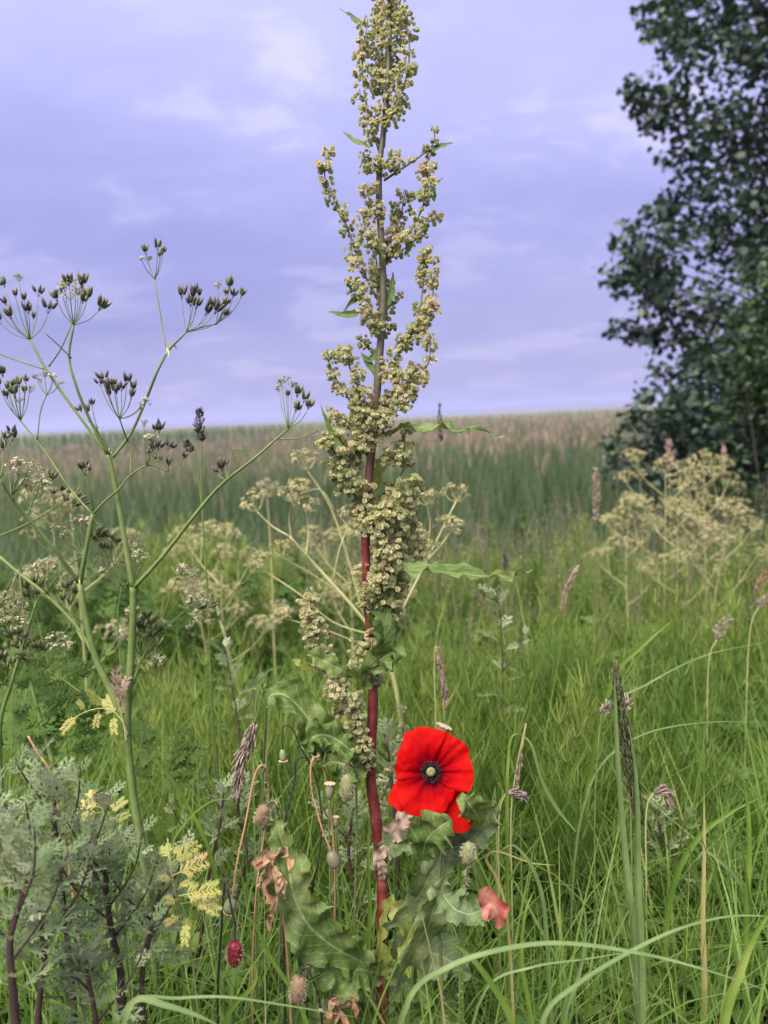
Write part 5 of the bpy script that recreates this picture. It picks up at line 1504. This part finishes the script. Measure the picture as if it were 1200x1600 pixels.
mugwort([(370, 1420), (385, 1330), (372, 1260), (378, 1230)], .98, 18, .04, 'mugwort in shade left of the shrivelled orange leaf', shoots=2, lo=.4)

# ------------------------------------------------------------------ single blades and grass heads one can pick out
bl = lambda t: min(1, .35 + t * 3) * (1 - t ** 2.4) ** .8 + .015
def blade(pts, d, mm, m, label, root=None, fold=.35, hint=(0, -1, .5), twist=0., prof=bl):
    """one blade of grass; the first point is its foot"""
    w_ = [P(x, y, d + (z[0] if z else 0)) for x, y, *z in pts]
    if root: 
        g_ = root_at(root[0], root[1], d + (root[2] if len(root) > 2 else 0)); w_ = [g_] + w_
    mb = MB(); leaf(mb, spline(w_, 7), mm * .001, hint, fold, 0, 1, 2, prof, .5, twist)
    o = mb.build('grass_blade', M[m]); tag(o, label, 'grass blade')
    return o
blade([(640, 1560), (700, 1512), (780, 1485), (870, 1474), (1000, 1490), (1100, 1515), (1215, 1553)], .60, 5.0, 'blade_blue', 'long pale grass blade arching across the lower right corner', (560, 1660), hint=(0, -.5, 1))
blade([(850, 1590), (900, 1540), (980, 1490), (1060, 1452), (1140, 1432), (1215, 1432)], .63, 4.4, 'blade_blue', 'grass blade rising from bottom centre and bending level to the right edge', (800, 1680), hint=(0, -.5, 1))
blade([(760, 1545), (830, 1512), (920, 1498), (990, 1486)], .66, 2.8, 'blade_blue', 'thin grass blade just under the long arching one', (680, 1640), hint=(0, -.6, 1))
blade([(1000, 1470), (996, 1380), (996, 1290), (992, 1200), (982, 1130)], .72, 9, 'blade_blue', 'broad upright grass blade wrapped round the big spike', (1002, 1600), fold=.6)
blade([(992, 1480), (976, 1330), (966, 1210), (961, 1100), (960, 1060)], .73, 8, 'blade_blue', 'grey green leaf sheath along the left side of the big spike', (1004, 1600), fold=.5)
blade([(960, 1055), (1000, 1012), (1030, 985), (1052, 968)], 1.0, 8, 'blade_lime', 'bright green blade pointing up right above the grass spike', (850, 1300, .1), hint=(0, -1, .4))
blade([(900, 1300), (868, 1260), (845, 1215), (828, 1160), (812, 1146)], .80, 4.2, 'blade_blue', 'pale blade bent sharply over at the right of the poppy', None)
blade([(792, 1270), (793, 1200), (800, 1150), (812, 1146)], .80, 4.6, 'blade_lime', 'upright green blade whose top folds beside the poppy', (790, 1500))
blade([(1165, 1440), (1170, 1340), (1168, 1260), (1160, 1212)], .85, 8, 'blade_lime', 'broad upright green blade near the right edge', (1170, 1600))
blade([(1100, 1540), (1098, 1440), (1100, 1330), (1100, 1230)], .80, 7, 'blade_straw', 'upright yellowing blade with brown foot right of the spike', (1098, 1640))
blade([(1130, 1600), (1155, 1520), (1180, 1460), (1215, 1410)], .62, 9.5, 'blade_lime', 'broad yellow green blade leaning into the lower right corner', (1110, 1700))
blade([(1050, 1390), (1090, 1310), (1140, 1270), (1200, 1240)], .9, 8.5, 'blade_lime', 'dark green blade sweeping up to the right edge', (1030, 1500))
blade([(1160, 1390), (1120, 1342), (1100, 1330), (1088, 1345)], .86, 5, 'blade_blue', 'arched blade looping over beside the yellowing one', (1172, 1560))
blade([(905, 1290), (940, 1195), (1000, 1150), (1090, 1130), (1215, 1128)], .95, 3.4, 'blade_blue', 'pale thin blade curving level toward the right edge', (880, 1420), hint=(0, -.6, 1))
blade([(950, 1110), (1010, 1070), (1100, 1025), (1215, 1000)], 1.2, 4, 'blade_blue', 'long thin blade slanting up to the right edge far back', (900, 1300), hint=(0, -.6, 1))
blade([(720, 1500), (722, 1420), (718, 1350), (712, 1310)], .75, 5, 'blade_lime', 'bright blade standing under the poppy leaves', (725, 1640))
blade([(790, 1420), (775, 1370), (760, 1340), (772, 1330), (830, 1348), (870, 1352)], .74, 3, 'blade_straw', 'dry thin blade kinked sideways right of the bristly bud', (800, 1600))
blade([(850, 1420), (838, 1370), (822, 1340), (800, 1320), (778, 1332)], .72, 4.5, 'blade_blue', 'blue green blade bending left below the poppy', (860, 1600))
blade([(575, 1520), (578, 1420), (575, 1340), (576, 1280)], .84, 6, 'blade_lime', 'tall bright blade just left of the red dock stem', (574, 1640))
blade([(560, 1480), (540, 1420), (532, 1370)], .80, 5.5, 'blade_lime', 'short bright blade leaning left between bud stalk and dock', (590, 1640))
blade([(330, 1340), (300, 1270), (262, 1210), (232, 1180)], .92, 6, 'blade_lime', 'lime blade slanting left from behind the orange stalk', (380, 1500))
blade([(262, 1340), (290, 1285), (330, 1252), (365, 1248)], .85, 3.6, 'blade_lime', 'thin lime blade curving right above the yellow leaf', (250, 1500))
blade([(200, 1570), (280, 1560), (350, 1558), (440, 1570), (560, 1590)], .60, 3, 'blade_blue', 'thin blade lying level along the bottom left of the stem', (120, 1640), hint=(0, -.5, 1))
blade([(210, 1565), (260, 1572), (310, 1588), (345, 1604)], .58, 6, 'blade_blue', 'greyish blade sloping down right at the bottom left', (140, 1640), hint=(0, -.5, 1))
blade([(480, 1600), (420, 1490), (395, 1440), (372, 1425)], .72, 5, 'blade_lime', 'blade bending left beside the dark red bud', (500, 1700))
blade([(350, 1600), (400, 1530), (392, 1498), (375, 1486)], .70, 5, 'blade_lime', 'arched blade curling round the dark red bud', (330, 1700))
blade([(800, 1600), (770, 1540), (730, 1490), (700, 1470)], .62, 7, 'blade_lime', 'broad blade crossing to the left at bottom centre', (830, 1700))
blade([(880, 1600), (905, 1520), (915, 1440), (900, 1370)], .66, 4.5, 'blade_blue', 'pale upright blade crossing under the arching one', (870, 1700))
blade([(830, 1600), (815, 1500), (822, 1420), (835, 1390)], .7, 5, 'blade_lime', 'grass blade standing left of the crossing blades at lower right', (835, 1700))
blade([(690, 1560), (676, 1500), (664, 1450), (658, 1420)], .66, 1.8, 'blade_straw', 'thin straw slanting beside the foot of the dock', (706, 1640))
blade([(400, 1090), (412, 1060), (420, 1048), (445, 1040)], .84, 2.4, 'blade_blue', 'thin blade curving behind the lower dock shoot', (380, 1350))

def grass_head(pts, d, wd, n, m, stem_pts, sm, label, sl=.007, sw=.0012, spread=.6, seed=1):
    """a flowering grass: stalk, and a head of many small husks in overlapping tufts"""
    st = random.getstate(); random.seed(seed)
    hp = [P(x, y, d + (z[0] if z else 0)) for x, y, *z in pts]
    sp_ = [P(x, y, d + (z[0] if z else 0)) for x, y, *z in stem_pts]
    base = Vector((sp_[-1].x, sp_[-1].y, float(gz(sp_[-1].x, sp_[-1].y))))
    root = empty('flowering_grass', base, label, 'grass')
    mb = MB(); tube(mb, spline([hp[0]] + sp_ + [base], 5), (.0008, .0013), 5); mb.build('stem', M[sm], root)
    path = spline(hp, 8)
    mb = MB(); tube(mb, path, (.0006, .0003), 4)
    T, Uu, W = frames(path)
    n = int(n * 2.2); sw *= .62
    for _ in range(n):
        t = random.random(); i = t * (len(path) - 1.001); k = int(i)
        p = path[k].lerp(path[k + 1], i - k)
        a = random.uniform(0, 6.28)
        e = Uu[k] * math.cos(a) + W[k] * math.sin(a)
        q_ = wd * random.uniform(.1, 1) * (math.sin(math.pi * min(1, .12 + .86 * t)) ** .6)
        dv = (T[k] + e * spread * random.uniform(.3, 1)).normalized()
        c = p + e * q_
        ls = sl * random.uniform(.6, 1.15)
        blob(mb, c + dv * ls * .4, dv, ls * .5, sw * random.uniform(.7, 1.3), 4, 3, random.random())
    mb.build('seed_head', M[m], root)
    random.setstate(st)
    return root
grass_head([(315, 690), (312, 668), (312, 640)], 1.0, .006, 70, 'spike_purple', [(314, 740), (320, 860), (326, 950), (330, 1100)], 'cow_stem', 'tall thin grass with dark tufted head on the skyline left of the dock', .006, .0015, 1.0, 3)
grass_head([(303, 704), (296, 698), (292, 690)], 1.0, .005, 30, 'spike_purple', [(312, 760), (322, 900), (332, 1100)], 'cow_stem', 'lower dark tuft grass beside the tall skyline one', .006, .0015, 1.0, 4)
grass_head([(690, 690), (687, 665), (687, 632)], 1.5, .006, 46, 'spike_purple', [(692, 720), (694, 800), (700, 1000)], 'cow_stem', 'thin dark grass spike on the skyline right of the dock', .008, .0016, .4, 5)
grass_head([(397, 1130), (388, 1160), (376, 1190), (370, 1235)], .80, .007, 95, 'pink_spike', [(402, 1118), (408, 1090), (415, 1070), (412, 1200, .03), (400, 1500, .04)], 'blade_blue', 'drooping pale pinkish grass head hanging left of the dock', .013, .0014, .5, 6)
grass_head([(1000, 1290), (985, 1200), (970, 1120), (962, 1042)], .74, .0075, 620, 'dark_spike', [(998, 1400), (1000, 1520)], 'cow_stem', 'large dense dark green grass spike at the right foreground', .009, .0011, .25, 7)
grass_head([(684, 1020), (690, 1055), (697, 1098)], 1.05, .0045, 36, 'husk', [(681, 1010), (679, 1040), (684, 1200)], 'straw_stem', 'small pale drooping grass head between dock and mugwort', .013, .0016, .4, 8)
grass_head([(690, 1050), (690, 1030), (686, 1015)], 1.08, .004, 16, 'husk', [(692, 1080), (696, 1200)], 'straw_stem', 'tiny whitish grass tuft above the pale drooping head', .010, .0015, .5, 9)
grass_head([(876, 960), (886, 920), (902, 888)], 1.3, .004, 60, 'husk', [(868, 1000), (860, 1150)], 'blade_lime', 'slender tan grass head leaning right in the meadow middle', .012, .0015, .3, 10)
grass_head([(815, 1175), (808, 1215), (806, 1240)], .9, .003, 30, 'husk', [(822, 1130), (800, 1250), (800, 1400)], 'straw_stem', 'thin dry tan grass head right of the poppy', .009, .0012, .3, 11)
grass_head([(976, 1115), (978, 1100), (972, 1095)], .85, .005, 40, 'pink_spike', [(978, 1130), (985, 1250)], 'cow_stem', 'small pink grass tuft just right of the large dark spike', .009, .0016, .8, 12)
grass_head([(940, 1115), (946, 1106), (950, 1100)], .9, .004, 24, 'pink_spike', [(938, 1130), (930, 1250)], 'cow_stem', 'small pink grass tuft just left of the large dark spike', .008, .0016, .9, 13)
grass_head([(1020, 1240), (1035, 1236), (1048, 1256)], .95, .006, 40, 'husk', [(1012, 1255), (1010, 1400)], 'straw_stem', 'cream nodding grass head right of the large dark spike', .014, .0016, .5, 14)
grass_head([(790, 1240), (805, 1238), (818, 1246)], .9, .005, 30, 'pink_spike', [(782, 1260), (780, 1400)], 'straw_stem', 'pinkish nodding grass head low right of the poppy', .010, .0016, .6, 15)
grass_head([(930, 815), (932, 770), (930, 735)], 2.1, .010, 60, 'husk', [(930, 840), (928, 1000)], 'cow_stem', 'tall pale grass head before the tree foot', .016, .0026, .5, 16)
grass_head([(1045, 735), (1046, 710), (1046, 690)], 2.9, .014, 40, 'plume', [(1046, 760), (1050, 900)], 'straw_stem', 'brownish plume standing before the dark tree', .02, .004, .5, 17)
grass_head([(1130, 745), (1131, 720), (1131, 700)], 2.9, .008, 40, 'plume', [(1131, 770), (1134, 900)], 'straw_stem', 'thin brown plume at the right before the dark tree', .02, .003, .4, 18)
grass_head([(1180, 930), (1192, 905), (1205, 880)], 1.6, .006, 40, 'bud_brown', [(1165, 955), (1150, 1000), (1140, 1150)], 'mug_stem', 'dark brown bent seed head at the right edge', .012, .002, .8, 19)
grass_head([(1120, 1000), (1128, 980), (1140, 965)], 1.4, .010, 40, 'pink_spike', [(1110, 1020), (1105, 1150)], 'straw_stem', 'loose pinkish grass head near the right edge', .011, .0014, 1.2, 20)
grass_head([(1185, 950), (1194, 938), (1206, 930)], 1.4, .008, 30, 'pink_spike', [(1175, 970), (1165, 1150)], 'straw_stem', 'pinkish tuft at the right edge below the brown head', .011, .0016, 1.0, 22)
grass_head([(790, 905), (790, 885), (788, 868)], 2.0, .006, 24, 'spike_purple', [(790, 920), (792, 1000)], 'cow_stem', 'small dark tufted head above the dock leaf tip', .012, .0025, .9, 24)
# brown clover-like head
cl_b = root_at(180, 1320, .70)
clv = empty('plantain', cl_b, 'single pinkish brown oval flower head above the mugwort', 'wild plant')
stalk(clv, [cl_b, P(182, 1320, .70), P(178, 1275, .70), P(168, 1256, .70)], (.0011, .0009), M['cow_stem'], 5, 'stem')
mb = MB()
hc = P(160, 1247, .70); hx = (P(148, 1240, .70) - P(172, 1255, .70)).normalized()
for k in range(110):
    t = random.uniform(-1, 1); a = random.uniform(0, 6.28); u = hx.orthogonal().normalized()
    e = Quaternion(hx, a) @ u
    c = hc + hx * .0085 * t + e * .0052 * math.sqrt(max(0, 1 - t * t))
    blob(mb, c, e + hx * .5, .0014, .0008, 5, 3, random.random())
mb.build('flower_head', M['pink_spike'], clv)
# an orange dry stick leaning in the grass at the left
mb = MB(); tube(mb, spline([P(44, 1150, .85), P(60, 1178, .85), P(78, 1206, .85), root_at(120, 1300, .9)], 5), (.0012, .0018), 5)
tag(mb.build('dry_stalk', M['poppy_stem_dry']), 'bare orange dry stalk leaning in the greenery at the left', 'stalk')

# loose pale panicles of meadow grass farther back
def panicles():
    Vs = []; Fs = []; Rn = []; off = 0
    xy = scatter(520, 1.8, 5.0, 420, 1460)
    for x, y in xy:
        z0 = float(gz(x, y)); h = random.uniform(.48, .72) + z0 * .0
        lean = random.gauss(0, .1)
        top = Vector((x + lean, y, z0 + h)); base = Vector((x, y, z0))
        s = Vector((.0009 * y ** .5, 0, 0))
        Vs += [base - s, base + s, top + s * .4, top - s * .4]; Fs.append((off, off + 1, off + 2, off + 3)); Rn += [.3] * 4; off += 4
        for k in range(22):
            t = random.uniform(0, .22)
            c = top + Vector((random.gauss(0, .012 + .1 * t), random.gauss(0, .012 + .1 * t), -t * .9))
            d = Vector((random.gauss(0, .3), random.gauss(0, .3), 1)).normalized() * random.uniform(.005, .009)
            w1 = Vector((random.uniform(.0006, .0012), random.gauss(0, .001), 0)) * y ** .5
            Vs += [c, c + d * .5 + w1, c + d, c + d * .5 - w1]; Fs.append((off, off + 1, off + 2, off + 3)); Rn += [random.random()] * 4; off += 4
    me = np_mesh('meadow_panicles', np.array([tuple(v) for v in Vs]), np.array(Fs), np.array(Rn), M['panicle'])
    tag(link('meadow_panicles', me), kind='stuff')
panicles()
